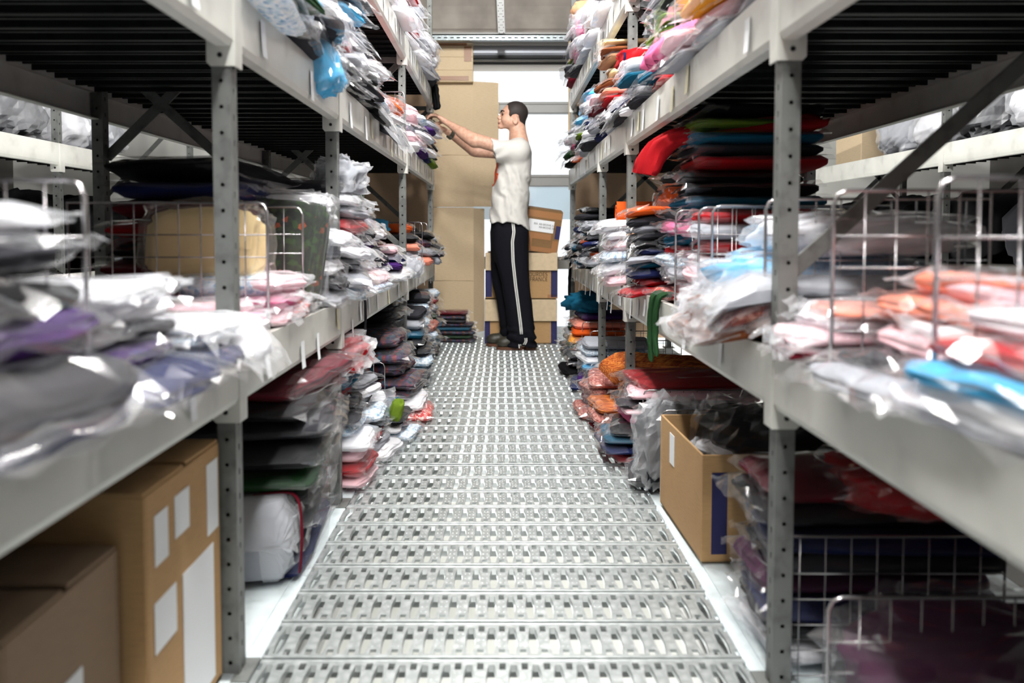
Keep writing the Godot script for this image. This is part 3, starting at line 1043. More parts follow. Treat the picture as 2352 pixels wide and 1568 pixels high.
func goods_right() -> void:
	var R = 1
	for k in [[2.82, 0.28, "WG"], [3.2, 0.3, "WWGW"], [3.6, 0.3, "WDWW"], [4.0, 0.32, "WSWW"], [4.4, 0.34, "GWPW"], [4.8, 0.34, "DPWDW"], [5.2, 0.28, "MDLN"]]:
		pile(R, 1, k[0], k[1], k[2], {"o": 0.05, "bag": "mix", "h": 0.06, "dr": 0.4})
	pile(R, 2, 1.20, 0.3, "WGW", {"o": 0.03, "bag": "milky", "h": 0.07})
	pile(R, 2, 1.50, 0.3, "GWW", {"o": 0.03, "bag": "milky", "h": 0.06})
	pile(R, 2, 1.78, 0.24, "GQY", {"o": 0.04, "bag": "milky", "h": 0.036})
	pile(R, 2, 2.03, 0.22, "GQ", {"o": 0.05, "bag": "mix", "h": 0.036})
	pile(R, 2, 2.40, 0.32, "RTGLLLKDGDDR", {"o": 0.0, "h": 0.034})
	pile(R, 2, 2.70, 0.20, "DWTW", {"o": 0.05, "h": 0.036})
	pile(R, 2, 2.90, 0.20, "WNGWQG", {"o": 0.03, "h": 0.030})
	pile(R, 2, 3.40, 0.28, "GWDMRASCSZSC", {"o": 0.03, "h": 0.03})
	pile(R, 2, 3.14, 0.22, "KWW", {"o": 0.05, "h": 0.034})
	pile(R, 2, 3.70, 0.26, "NGWMQ", {"o": 0.04, "bag": "mix", "h": 0.04})
	pile(R, 2, 4.05, 0.3, "DWNMWB", {"o": 0.05, "bag": "mix"})
	pile(R, 2, 4.40, 0.3, "GDLWB", {"o": 0.05, "bag": "mix"})
	pile(R, 2, 4.78, 0.3, "OWLWG", {"o": 0.04, "bag": "mix"})
	pile(R, 2, 5.14, 0.26, "KEPW", {"o": 0.05})
	pile(R, 3, 0.72, 0.34, "GWBRW", {"o": 0.03, "x": 0.6, "h": 0.022, "dr": 0.3, "lean": 0.015})
	pile(R, 3, 1.00, 0.26, "GDQWAQ", {"o": 0.03, "x": 0.55, "h": 0.021, "dr": 0.3, "lean": 0.025})
	pile(R, 3, 1.25, 0.2, "MQWA", {"o": 0.03, "x": 0.45, "bag": "mix", "h": 0.02, "lean": 0.02})
	pile(R, 3, 1.58, 0.34, "SJG", {"o": 0.09, "x": 0.45, "bag": "milky", "h": 0.04, "dr": 0.6})
	pile(R, 3, 2.03, 0.2, "GDQWRGR", {"o": -0.03, "x": 0.4, "h": 0.036})
	pile(R, 3, 2.32, 0.32, "XQGHRTPDTKKRDTLK", {"o": -0.02, "x": 0.38, "h": 0.033, "lean": 0.003})
	pile(R, 3, 2.62, 0.22, "RRNTGNKDGDO", {"o": 0.05, "h": 0.026})
	pile(R, 3, 2.86, 0.18, "HGTNWYNY", {"o": -0.02, "h": 0.034, "x": 0.42})
	pile(R, 3, 3.12, 0.26, "QWHQWW", {"o": 0.06, "bag": "mix", "h": 0.04})
	pile(R, 3, 3.44, 0.28, "WGJQWW", {"o": 0.04, "bag": "mix", "h": 0.042})
	pile(R, 3, 4.05, 0.3, "EGODNDDG", {"o": 0.04, "h": 0.032})
	pile(R, 3, 4.45, 0.3, "DTGDOTNGDK", {"o": 0.03, "h": 0.032})
	pile(R, 3, 4.82, 0.3, "TDKTDGN", {"o": 0.03, "h": 0.032})
	pile(R, 3, 5.16, 0.26, "TDGD", {"o": 0.04, "h": 0.032})
	pile(R, 4, 0.86, 0.26, "WXR", {"o": 0.03, "h": 0.04, "bag": "mix"})
	pile(R, 4, 1.50, 0.24, "WKNyDNKM", {"o": -0.01, "x": 0.45, "h": 0.04})
	pile(R, 4, 2.46, 0.22, "DGDDG", {"o": 0.05, "h": 0.05, "lean": 0.01})
	pile(R, 4, 2.76, 0.28, "RNTKPQDQR", {"o": 0.12, "x": 0.48, "h": 0.031, "lean": 0.012})
	pile(R, 4, 3.12, 0.24, "MJU", {"o": 0.10, "h": 0.042})
	pile(R, 4, 3.40, 0.28, "JMJJ", {"o": 0.13, "h": 0.045, "lean": 0.012})
	pile(R, 4, 3.68, 0.2, "NVNG", {"o": 0.02, "h": 0.04})
	pile(R, 4, 4.00, 0.28, "NVNBWHG", {"o": 0.10, "h": 0.036, "lean": 0.008})
	pile(R, 4, 4.40, 0.3, "KDDG", {"o": 0.16, "x": 0.45, "h": 0.042, "lean": 0.03})
	pile(R, 4, 4.78, 0.3, "DGEYOAV", {"o": 0.09, "h": 0.042, "lean": 0.012})
	pile(R, 4, 5.14, 0.26, "KDTGE", {"o": 0.10, "h": 0.042, "lean": 0.01})


# ---------------------------------------------------------------- wire dividers
func dividers() -> void:
	var h = 0.275
	var dx = 0.43
	var frame = Mb.new()
	frame.tube([Vector3(0, 0, 0), Vector3(0, h - 0.02, 0), Vector3(0.006, h - 0.006, 0), Vector3(0.02, h, 0), Vector3(dx, h, 0), Vector3(dx, 0, 0)], 0.0032, 6)
	var fm = frame.done(true)
	var vert = Mb.new()
	vert.tube([Vector3(0, 0.002, 0), Vector3(0, h, 0)], 0.0015, 5)
	var vm = vert.done(true)
	var hor = Mb.new()
	hor.tube([Vector3(0, 0, 0), Vector3(dx, 0, 0)], 0.0015, 5)
	var hm = hor.done(true)
	var foot = Mb.new()
	foot.tube([Vector3(0, 0.003, -0.055), Vector3(0, 0.003, 0.055)], 0.003, 6)
	var ft = foot.done(true)
	var spots = [[-1, 1, [3.85, 4.65, 5.05]], [-1, 2, [2.57, 3.88, 4.62, 4.98]], [-1, 3, [0.90, 1.60, 1.885, 4.72, 5.03]], [-1, 4, [3.18, 3.87]], [1, 2, [1.93, 2.185, 2.47, 4.6, 4.97]], [1, 3, [0.86, 1.13, 1.42, 1.78, 1.90, 2.15, 2.76, 4.62, 5.0]], [1, 4, [1.12, 1.35, 2.32, 2.62, 2.95, 3.27, 3.83, 4.2, 4.62]]]
	for g in spots:
		var n = 0
		g[2].reverse()
		for d in g[2]:
			n += 1
			var where = "%s %s" % ["left" if g[0] < 0 else "right", SHELF[g[1]]]
			var t = thing("wire_divider", "chrome wire divider standing between piles, %s from the window, %s" % [ORD[n], where], "divider", Vector3(g[0] * 0.506, LEVEL[g[1]] + 0.003, -d), "wire dividers on the " + where)
			if g[0] < 0: t.rotation.y = PI
			part("frame", fm, M.chrome, t)
			for i in 8: part("wire", vm, M.chrome, t, Vector3(0.048 * (i + 1), 0, 0))
			for i in 5: part("wire", hm, M.chrome, t, Vector3(0, 0.012 + 0.0485 * i, 0.003))
			for x in [0.03, dx - 0.03]: part("foot", ft, M.chrome, t, Vector3(x, 0, 0))


# ---------------------------------------------------------------- cartons
func carton(label: String, at: Vector3, size: Vector3, mat: Material, yaw := 0.0, o := {}) -> Node3D:
	# at = middle of the base; size along x, y, z; walls have thickness; flaps and stripes as asked
	var t = thing("cardboard_box", label, "box", at, o.get("group", ""))
	t.rotation_degrees = Vector3(o.get("pitch", 0.0), yaw, o.get("roll", 0.0))
	var w = 0.006
	var x = size.x / 2.0
	var z = size.z / 2.0
	var b = Mb.new()
	b.cbox(Vector3(-x, 0, -z), Vector3(x, w, z), 0.001)
	b.cbox(Vector3(-x, 0, z - w), Vector3(x, size.y, z), 0.0015)
	b.cbox(Vector3(-x, 0, -z), Vector3(x, size.y, -z + w), 0.0015)
	b.cbox(Vector3(-x, 0, -z + w), Vector3(-x + w, size.y, z - w), 0.0015)
	b.cbox(Vector3(x - w, 0, -z + w), Vector3(x, size.y, z - w), 0.0015)
	part("body", b.done(), mat, t)
	for f in o.get("flaps", []):                # [side, open angle in degrees from closed, length]
		var fl = Mb.new()
		var length: float = f[2]
		var wide = size.x if f[0] in ["front", "back"] else size.z
		fl.cbox(Vector3(-wide / 2.0 + 0.002, -0.003, -length), Vector3(wide / 2.0 - 0.002, 0.003, 0), 0.0012)
		var holder = part("flap", fl.done(), o.get("flap_mat", mat), t, {"front": Vector3(0, size.y + 0.003, z), "back": Vector3(0, size.y + 0.003, -z), "left": Vector3(-x, size.y + 0.003, 0), "right": Vector3(x, size.y + 0.003, 0)}[f[0]])
		holder.rotation_degrees = Vector3(0, {"front": 0, "back": 180, "left": -90, "right": 90}[f[0]], 0)
		holder.rotate_object_local(Vector3.RIGHT, deg_to_rad(f[1]))
	for p in o.get("patches", []):              # [name, material, face, lo (u, v), hi (u, v)]: tapes, stripes and sheets stuck on a face
		var pb = Mb.new()
		var lo: Vector2 = p[3]
		var hi: Vector2 = p[4]
		pb.cbox(Vector3(lo.x, lo.y, 0.0002), Vector3(hi.x, hi.y, 0.0014), 0.0003)
		var q: MeshInstance3D = part(p[0], pb.done(), p[1], t)
		match p[2]:
			"front": q.position = Vector3(0, 0, z)
			"left":
				q.position = Vector3(-x, 0, 0)
				q.rotation_degrees.y = -90
			"right":
				q.position = Vector3(x, 0, 0)
				q.rotation_degrees.y = 90
			"top":
				q.position = Vector3(0, size.y + 0.006, 0)
				q.rotation_degrees.x = -90
	for l in o.get("lines", []):                # [text, height, at (u, v) on the front, material]
		var tm = TextMesh.new()
		tm.text = l[0]
		var f = SystemFont.new()
		f.font_names = PackedStringArray(["Droid Sans"])
		tm.font = f
		tm.font_size = 32
		tm.pixel_size = l[1] / 23.0
		tm.depth = 0.0008
		tm.horizontal_alignment = HORIZONTAL_ALIGNMENT_LEFT
		var q = part("lettering", tm, l[3], t, Vector3(l[2].x, l[2].y, z + (0.002 if l.size() < 5 else l[4])))
		tag(q, "dark printed lettering")
	return t


func boxes() -> void:
	var br: Material = M.card_brown
	# the three at the window
	carton("lowest cardboard box of the stack by the window, its front flap folded down", Vector3(0.147, 0.0, -5.80), Vector3(0.552, 0.335, 0.36), br, 0.0, {
		"flap_mat": M.card, "flaps": [["front", -97.0, 0.165], ["back", 2.0, 0.17]],
		"patches": [["blue_stripe", M.blue_stripe, "front", Vector2(0.23, 0.0), Vector2(0.276, 0.325)], ["blue_stripe", M.blue_stripe, "front", Vector2(-0.276, 0.0), Vector2(-0.235, 0.325)]]})
	carton("middle cardboard box of the stack by the window, with place names printed below its flap", Vector3(0.16, 0.345, -5.80), Vector3(0.55, 0.345, 0.35), br, -3.0, {
		"flap_mat": M.card, "flaps": [["front", -98.0, 0.135], ["back", 2.0, 0.17]],
		"patches": [["blue_stripe", M.blue_stripe, "front", Vector2(0.225, 0.01), Vector2(0.274, 0.335)], ["blue_stripe", M.blue_stripe, "front", Vector2(-0.274, 0.01), Vector2(-0.225, 0.335)], ["tape", M.clear_tape, "front", Vector2(0.20, 0.004), Vector2(0.274, 0.03)]],
		"lines": [["LOURDES", 0.028, Vector2(0.035, 0.183), M.ink], ["-FRANCE", 0.028, Vector2(0.050, 0.146), M.ink]]})
	carton("topmost cardboard box of the stack by the window, tilted, with white address sheet", Vector3(0.265, 0.708, -5.74), Vector3(0.30, 0.32, 0.27), M.card_dark, 3.0, {
		"roll": -8.0, "pitch": 4.0, "flaps": [["front", 4.0, 0.13], ["back", 2.0, 0.13]],
		"patches": [["address_sheet", M.paper, "front", Vector2(-0.10, 0.155), Vector2(0.095, 0.245)], ["blue_stripe", M.blue_stripe, "front", Vector2(0.112, 0.115), Vector2(0.148, 0.215)], ["tape", M.clear_tape, "front", Vector2(-0.148, 0.262), Vector2(0.148, 0.312)], ["tape", M.clear_tape, "front", Vector2(-0.148, 0.10), Vector2(0.085, 0.145)], ["tape", M.clear_tape, "front", Vector2(-0.148, 0.004), Vector2(0.148, 0.04)], ["tape", M.clear_tape, "front", Vector2(-0.10, 0.04), Vector2(-0.055, 0.10)], ["tape", M.clear_tape, "front", Vector2(0.10, 0.04), Vector2(0.148, 0.10)]],
		"lines": [["RIA  A8-MOSHE (L)", 0.014, Vector2(-0.06, 0.212), M.ink], ["A8-MOSHE (M-L)", 0.014, Vector2(-0.018, 0.19), M.ink]]})
	# near left: two big ones under the lower shelf
	carton("large plain brown box nearest the camera, under the left lower shelf", Vector3(-0.80, 0.012, -0.93), Vector3(0.48, 0.375, 0.26), M.card_dull, 1.0, {
		"flaps": [["front", 0.0, 0.125], ["back", 1.0, 0.125]],
		"patches": [["address_sheet", M.paper, "right", Vector2(-0.08, 0.03), Vector2(0.03, 0.26)], ["tape", M.tape, "front", Vector2(0.10, 0.30), Vector2(0.235, 0.365)]]})
	carton("tall orange-brown box at the first left post, covered in paper sheets", Vector3(-0.79, 0.012, -1.225), Vector3(0.52, 0.445, 0.29), br, 0.0, {
		"flaps": [["front", 0.0, 0.14], ["back", 1.0, 0.14]],
		"patches": [["paper_sheet", M.paper, "right", Vector2(-0.02, 0.02), Vector2(0.11, 0.27)], ["paper_sheet", M.paper, "right", Vector2(-0.12, 0.19), Vector2(-0.045, 0.27)], ["paper_sheet", M.paper, "right", Vector2(-0.115, 0.325), Vector2(-0.07, 0.405)], ["paper_sheet", M.paper, "right", Vector2(-0.045, 0.34), Vector2(0.01, 0.41)], ["paper_sheet", M.paper, "right", Vector2(0.085, 0.29), Vector2(0.135, 0.42)], ["green_tape", HUE.E, "right", Vector2(-0.12, 0.02), Vector2(-0.06, 0.06)]]})
	# right: the open carton
	carton("open cardboard carton with a blue stripe on the right floor shelf, at the first post", Vector3(0.73, 0.012, -2.065), Vector3(0.46, 0.275, 0.42), br, 2.0, {
		"flaps": [["right", 200.0, 0.2]],
		"patches": [["blue_stripe", M.blue_stripe, "front", Vector2(-0.205, 0.02), Vector2(-0.165, 0.23)], ["address_sheet", M.paper, "left", Vector2(-0.10, 0.16), Vector2(-0.05, 0.25)], ["address_sheet", M.paper, "front", Vector2(-0.10, 0.07), Vector2(0.02, 0.22)]]})


# ---------------------------------------------------------------- odd goods
func lump(size: Vector3, sd: int, amp := 0.12, n := 18, crease := 0.05, e := 0.75) -> ArrayMesh:
	var rows = []
	for j in n + 1:
		var a = PI * j / n
		var row = PackedVector3Array()
		for i in n * 2:
			var q = TAU * i / (n * 2)
			var dir = Vector3(sin(a) * cos(q), -cos(a), -sin(a) * sin(q))
			var k = Vector3(signf(dir.x) * pow(absf(dir.x), e), signf(dir.y) * pow(absf(dir.y), e * 0.93), signf(dir.z) * pow(absf(dir.z), e))
			var f = 1.0 + amp * nz.get_noise_3d(dir.x * 1.6 + sd, dir.y * 1.6, dir.z * 1.6) * 2.0 + crease * nz.get_noise_3d(dir.x * 6.0 + sd, dir.y * 6.0, dir.z * 6.0)
			var p = k * f * size * 0.5
			p.y = maxf(p.y, -size.y * 0.5) + size.y * 0.5
			row.append(p)
		rows.append(row)
	var b = Mb.new()
	b.grid(rows, true)
	return b.done(crease < 0.09)


func bundle(called: String, label: String, category: String, at: Vector3, size: Vector3, hue: String, bag: String, sd: int, o := {}) -> Node3D:
	var t = thing(called, label, category, at, o.get("group", ""))
	t.rotation_degrees = o.get("turn", Vector3.ZERO)
	part("cloth", lump(size, sd, o.get("amp", 0.12), 18, 0.06, o.get("e", 0.75)), HUE[hue], t)
	if bag:
		part("plastic_bag", lump(size * 1.07 + Vector3(0.012, 0.006, 0.012), sd, o.get("amp", 0.12), 20, 0.20, o.get("e", 0.75)), M["bag_" + bag], t)
	return t


func drape(path: Array, across: Vector3, thick: float, sd: int, wave := 0.008, taper := 0.0) -> ArrayMesh:
	# a strip of cloth along a path, folded over what carries it
	var c = Curve3D.new()
	for i in path.size():
		var tn: Vector3 = (path[mini(i + 1, path.size() - 1)] - path[maxi(i - 1, 0)]) / 6.0
		c.add_point(path[i], -tn, tn)
	var n = 24
	var top = []
	var low = []
	for i in n + 1:
		var q = float(i) / n
		var p = c.sample_baked(q * c.get_baked_length(), true)
		var p2 = c.sample_baked(minf(1.0, q + 0.02) * c.get_baked_length(), true)
		var p0 = c.sample_baked(maxf(0.0, q - 0.02) * c.get_baked_length(), true)
		var nrm = across.cross(p2 - p0).normalized()
		var w = 1.0 - taper * q
		var r0 = PackedVector3Array()
		var r1 = PackedVector3Array()
		for k in 13:
			var u = k / 12.0 - 0.5
			var e = sqrt(maxf(0.0, 1.0 - pow(absf(u * 2.0), 6.0))) * minf(1.0, minf(q, 1.0 - q) * 12.0 + 0.15)
			var off = wave * (sin(u * 17.0 + sd) + nz.get_noise_2d(u * 6.0 + sd, q * 4.0))
			var base = p + across * u * w + nrm * off
			r0.append(base + nrm * thick * 0.5 * e)
			r1.append(base - nrm * thick * 0.5 * e)
		top.append(r0)
		low.append(r1)
	var b = Mb.new()
	var rows = []
	for i in n + 1:
		var row = PackedVector3Array()
		for p in top[i]: row.append(p)
		for k in range(12, -1, -1): row.append(low[i][k])
		rows.append(row)
	b.grid(rows, true)
	return b.done(true)


func odd_goods() -> void:
	# left upper shelf
	packet("long charcoal packet lying over the light blue bundle, left upper shelf", "", "D", "clear", Vector3(-0.425, 1.372, -2.03), -1, 0.34, 0.06, 0.26, 901, 0.02, 0.07, 0.25)
	bundle("clothes_bundle", "light blue bundle in clear plastic hanging over the beam of the left upper shelf", "bundle", Vector3(-0.475, 1.225, -2.05), Vector3(0.12, 0.15, 0.17), "B", "clear", 31, {"turn": Vector3(0, 0, 20)})
	packet("clear bag with a dark garment hanging steeply over the left upper beam", "", "D", "milky", Vector3(-0.40, 1.285, -3.10), -1, 0.28, 0.04, 0.2, 903, 0.10, 0.10, -0.2)
	packet("folded garment with a black collar hanging over the left upper beam", "", "K", "milky", Vector3(-0.42, 1.30, -2.86), -1, 0.28, 0.045, 0.14, 905, 0.07, 0.08, 0.15)
	# left lower shelf
	bundle("cushion", "cream cushion in a clear bag behind the first left post, lower shelf", "cushion", Vector3(-0.685, 0.735, -1.72), Vector3(0.25, 0.165, 0.12), "C", "clear", 33, {"turn": Vector3(-6, 0, 0), "amp": 0.05, "e": 0.42})
	bundle("upright_packet", "large dark green floral packet standing upright beside the second left post", "bagged garment", Vector3(-0.60, 0.648, -1.98), Vector3(0.21, 0.29, 0.06), "F", "clear", 35, {"turn": Vector3(-8, 0, -6), "amp": 0.03, "e": 0.3})
	packet("red and white patterned roll lying on the edge of the left lower beam", "", "X", "clear", Vector3(-0.485, 0.64, -1.86), -1, 0.09, 0.03, 0.16, 907, 0.0, 0.0, 0.1)
	packet("clear bag with pale folded garment in front of the green floral packet", "", "H", "milky", Vector3(-0.52, 0.70, -1.74), -1, 0.22, 0.05, 0.15, 908, 0.0, 0.0, 0.3)
	packet("pale plastic packet hanging over the left lower beam at the first post", "", "W", "milky", Vector3(-0.46, 0.645, -1.43), -1, 0.3, 0.035, 0.18, 909, 0.05, 0.06, 0.0)
	bundle("plastic_bundle", "crumpled clear bag with a dark green garment on the pile past the second left post", "bundle", Vector3(-0.53, 0.975, -2.46), Vector3(0.16, 0.10, 0.16), "G", "milky", 36, {"amp": 0.3})
	bundle("rolled_cloth", "dark green rolled garment stuck into the pile past the second left post", "bundle", Vector3(-0.53, 0.93, -2.68), Vector3(0.06, 0.10, 0.06), "F", "", 37)
	bundle("plastic_bundle", "round milky bag on the beam right behind the third left post", "bundle", Vector3(-0.50, 0.60, -4.0), Vector3(0.14, 0.11, 0.2), "G", "milky", 38)
	bundle("rolled_cloth", "bright blue rolled garment in the wire basket of the left lower shelf", "bundle", Vector3(-0.78, 0.84, -4.35), Vector3(0.24, 0.09, 0.2), "B", "", 39)
	solo("strap", drape([Vector3(-0.50, 0.645, -2.62), Vector3(-0.484, 0.60, -2.62), Vector3(-0.483, 0.50, -2.60), Vector3(-0.486, 0.42, -2.56)], Vector3(0, 0, 0.022), 0.004, 2, 0.002), HUE.D, "thin dark strap hanging down over the left lower beam", "strap")
	# left floor shelf
	packet("grey bag with red band before the dark pile on the left floor shelf", "", "G", "milky", Vector3(-0.50, 0.02, -1.78), -1, 0.4, 0.19, 0.15, 911, 0.0, 0.0, 0.1)
	solo("strap", drape([Vector3(-0.60, 0.217, -1.76), Vector3(-0.505, 0.215, -1.77), Vector3(-0.483, 0.14, -1.76), Vector3(-0.486, 0.03, -1.75)], Vector3(0, 0, 0.012), 0.003, 3, 0.001), HUE.M, "red band round the grey bag on the left floor shelf", "strap")
	bundle("rolled_cloth", "lime green rolled garment standing out of the pile on the left floor shelf", "bundle", Vector3(-0.41, 0.13, -2.80), Vector3(0.05, 0.085, 0.05), "L", "", 41, {"turn": Vector3(0, 0, -14)})
	bundle("plastic_bundle", "puffed clear bag with a red garment at the second left post, floor shelf", "bundle", Vector3(-0.56, 0.385, -2.42), Vector3(0.24, 0.12, 0.2), "R", "milky", 42, {"amp": 0.25})
	# stack at the end of the aisle
	var y = 0.003
	var cols = "IEITIKIM"
	for i in cols.length():
		var h = rng.randf_range(0.025, 0.031)
		packet("%s bagged garment, %s up in the low stack against the upright carton" % [WORD[cols[i]], ORD[i + 1]], "stack at the end of the aisle", cols[i], "clear", Vector3(-0.215 + rng.randf_range(-0.02, 0.02) - (0.05 if i > 4 else 0.0), y, -5.75), -1, 0.29, h, 0.22, 930 + i, 0.0, 0.0, rng.randf_range(-0.06, 0.06))
		y += h * 0.97 + 0.002
	# black sleeve and orange tag at the far end of the left top beam
	solo("hanging_sleeve", drape([Vector3(-0.50, 1.87, -5.25), Vector3(-0.475, 1.87, -5.25), Vector3(-0.462, 1.80, -5.25), Vector3(-0.452, 1.71, -5.25)], Vector3(0.05, 0, 0.08), 0.026, 4, 0.006, 0.2), HUE.K, "black speckled sleeve hanging over the far end of the left top beam", "clothing")
	var tagm = Mb.new()
	tagm.cbox(Vector3(-0.004, -0.05, -0.03), Vector3(0.0, 0.0, 0.03), 0.0008)
	solo("card_tag", tagm.done(), HUE.O, "orange card tag at the far end of the left top beam", "tag", Vector3(-0.486, 1.80, -5.34))
	# right upper shelf
	var kn = bundle("knit_garment", "red knitted garment with a round emblem on top of a pile, right upper shelf", "clothing", Vector3(0.57, 1.475, -2.92), Vector3(0.24, 0.085, 0.22), "R", "", 45)
	for q in [[0.024, 0.005, "N"], [0.016, 0.005, "O"], [0.008, 0.006, "B"]]:
		var ring = Mb.new()
		var pts = []
		for i in 16: pts.append(Vector3(-0.102 + 0.0, 0.042 + q[0] * sin(TAU * i / 16), 0.05 + q[0] * cos(TAU * i / 16)))
		ring.tube(pts, q[1], 6, true)
		part("emblem", ring.done(true), HUE[q[2]], kn)
	solo("draped_garment", drape([Vector3(0.70, 1.385, -1.98), Vector3(0.58, 1.395, -2.0), Vector3(0.47, 1.375, -2.08), Vector3(0.43, 1.325, -2.14)], Vector3(0.02, 0.0, 0.17), 0.03, 6, 0.012), HUE.P, "bright pink garment slumped over the edge of the right upper shelf", "clothing")
	solo("ribbon", drape([Vector3(0.55, 1.60, -1.66), Vector3(0.46, 1.57, -1.66), Vector3(0.435, 1.51, -1.66), Vector3(0.432, 1.42, -1.65)], Vector3(0, 0, 0.012), 0.003, 7, 0.001), HUE.R, "red ribbon tied round the white bags of the right upper shelf", "ribbon")
	bundle("clothes_bundle", "big white fluffy bag at the near end of the right upper shelf", "bundle", Vector3(0.62, 1.43, -1.60), Vector3(0.36, 0.16, 0.40), "W", "milky", 46, {"amp": 0.2})
	bundle("cap", "tan cap lying on the bags of the right top shelf", "cap", Vector3(0.50, 2.12, -4.50), Vector3(0.16, 0.10, 0.2), "Z", "", 47)
	var loop = []
	for i in 18: loop.append(Vector3(0.575 + 0.02 * sin(TAU * i / 18) * (1.0 + 0.6 * cos(TAU * i / 18)), 1.70 - 0.055 * cos(TAU * i / 18), -3.78))
	var lm = Mb.new()
	lm.tube(loop, 0.003, 6, true)
	solo("cord_loop", lm.done(true), M.dark, "black cord hanging in a loop under the right top shelf", "cord")
	packet("dark grey packet slipping over the right upper beam, below the brown pile", "", "D", "clear", Vector3(0.43, 1.305, -2.99), 1, 0.3, 0.04, 0.2, 951, 0.05, 0.06, -0.15)
	packet("blue-black packet lying askew under the dark grey one on the right upper beam", "", "N", "milky", Vector3(0.45, 1.35, -2.97), 1, 0.3, 0.035, 0.2, 952, 0.03, 0.05, 0.2)
	# right lower shelf
	solo("draped_garment", drape([Vector3(0.92, 1.175, -2.20), Vector3(0.74, 1.165, -2.24), Vector3(0.58, 1.15, -2.30), Vector3(0.49, 1.115, -2.36), Vector3(0.458, 1.035, -2.38)], Vector3(0.04, -0.02, 0.14), 0.026, 8, 0.014, 0.0), HUE.R, "red jacket thrown over the tall dark pile on the right lower shelf", "clothing")
	bundle("clothes_bundle", "large milky bag with sky blue and brown garments bulging over the right lower beam", "bundle", Vector3(0.67, 0.70, -1.62), Vector3(0.40, 0.10, 0.38), "B", "milky", 51, {"amp": 0.15})
	bundle("clothes_bundle", "brown garment in milky plastic under the blue one, over the right lower beam", "bundle", Vector3(0.60, 0.640, -1.58), Vector3(0.36, 0.09, 0.34), "S", "milky", 52, {"amp": 0.2})
	bundle("clothes_bundle", "white puffy bag on top of the sky blue one, right lower shelf", "bundle", Vector3(0.72, 0.80, -1.54), Vector3(0.36, 0.08, 0.32), "W", "milky", 53, {"amp": 0.15})
	bundle("clothes_bundle", "white plastic bag sagging over the beam beside the brown garment", "bundle", Vector3(0.525, 0.585, -1.76), Vector3(0.20, 0.12, 0.24), "W", "milky", 54, {"amp": 0.2, "turn": Vector3(0, 0, -14)})
	var roll = Mb.new()
	var spiral = []
	for i in 40:
		var q = i / 39.0
		spiral.append(Vector2(cos(q * TAU * 2.2), sin(q * TAU * 2.2)) * (0.012 + 0.038 * q))
	var poly = PackedVector2Array(spiral)
	for i in range(39, -1, -1): poly.append(spiral[i] * (1.0 - 0.012 / maxf(0.012, spiral[i].length())) if spiral[i].length() > 0.014 else spiral[i] * 0.4)
	for i in 39:
		var a: Vector2 = spiral[i]
		var c: Vector2 = spiral[i + 1]
		var a2 = a * (1.0 - 0.009 / a.length())
		var c2 = c * (1.0 - 0.009 / c.length())
		var f = func(p: Vector2, x: float) -> Vector3: return Vector3(x, p.y + 0.05, p.x)
		roll.quad(f.call(a, 0), f.call(c, 0), f.call(c, 0.3), f.call(a, 0.3))
		roll.quad(f.call(a2, 0.3), f.call(c2, 0.3), f.call(c2, 0), f.call(a2, 0))
		roll.quad(f.call(a2, 0), f.call(c2, 0), f.call(c, 0), f.call(a, 0))
		roll.quad(f.call(a, 0.3), f.call(c, 0.3), f.call(c2, 0.3), f.call(a2, 0.3))
	solo("rolled_cloth", roll.done(true), HUE.O, "rolled orange cloth lying on the white bags, right lower shelf", "bundle", Vector3(0.50, 0.885, -3.24))
	bundle("clothes_bundle", "dark orange garment crumpled behind the rolled orange cloth", "bundle", Vector3(0.78, 0.88, -2.98), Vector3(0.3, 0.16, 0.24), "O", "clear", 55)
	for k in [[2.36, 0.0, "long dark green strap hanging down over the right lower beam"], [2.28, 0.03, "shorter dark green strap beside the long one on the right lower beam"]]:
		solo("strap", drape([Vector3(0.54, 0.66, -k[0]), Vector3(0.486, 0.645, -k[0]), Vector3(0.478, 0.55, -k[0] - 0.01), Vector3(0.476, 0.44 + k[1], -k[0] + 0.02)], Vector3(0, 0, 0.042), 0.006, 9, 0.004), HUE.E, k[2], "strap")
	var wt = Mb.new()
	wt.cbox(Vector3(-0.0025, -0.13, -0.028), Vector3(0.0, 0.0, 0.028), 0.0008)
	solo("card_tag", wt.done(), M.paper, "white card hanging by the second right post at the lower shelf", "tag", Vector3(0.485, 0.68, -3.03))
	solo("strap", drape([Vector3(0.52, 0.64, -5.2), Vector3(0.487, 0.63, -5.2), Vector3(0.48, 0.5, -5.2), Vector3(0.478, 0.36, -5.22)], Vector3(0, 0, 0.04), 0.008, 10, 0.006), HUE.K, "black strap tied at the far end of the right lower beam", "strap")
	packet("salmon packet on the near pile of the right lower shelf, topmost", "", "A", "milky", Vector3(0.60, 0.765, -0.97), 1, 0.34, 0.03, 0.2, 955, 0.0, 0.0, 0.2)
	# right floor shelf
	bundle("clothes_bundle", "black garments in a clear bag filling the open carton", "bundle", Vector3(0.76, 0.03, -2.10), Vector3(0.38, 0.32, 0.34), "K", "clear", 61)
	packet("white paper-wrapped packet lying in the open carton", "", "W", "milky", Vector3(0.56, 0.235, -2.02), 1, 0.22, 0.03, 0.14, 962, 0.0, 0.0, 0.3)
	bundle("clothes_bundle", "dark grey garment in a crumpled bag beside the open carton", "bundle", Vector3(0.56, 0.012, -2.40), Vector3(0.22, 0.27, 0.16), "D", "milky", 62, {"amp": 0.2})
	solo("draped_garment", drape([Vector3(1.02, 0.285, -2.96), Vector3(0.75, 0.29, -2.99), Vector3(0.53, 0.285, -3.10), Vector3(0.45, 0.23, -3.16)], Vector3(0.03, -0.02, 0.19), 0.07, 11, 0.014), HUE.U, "orange striped garment folded over a pile on the right floor shelf", "clothing")
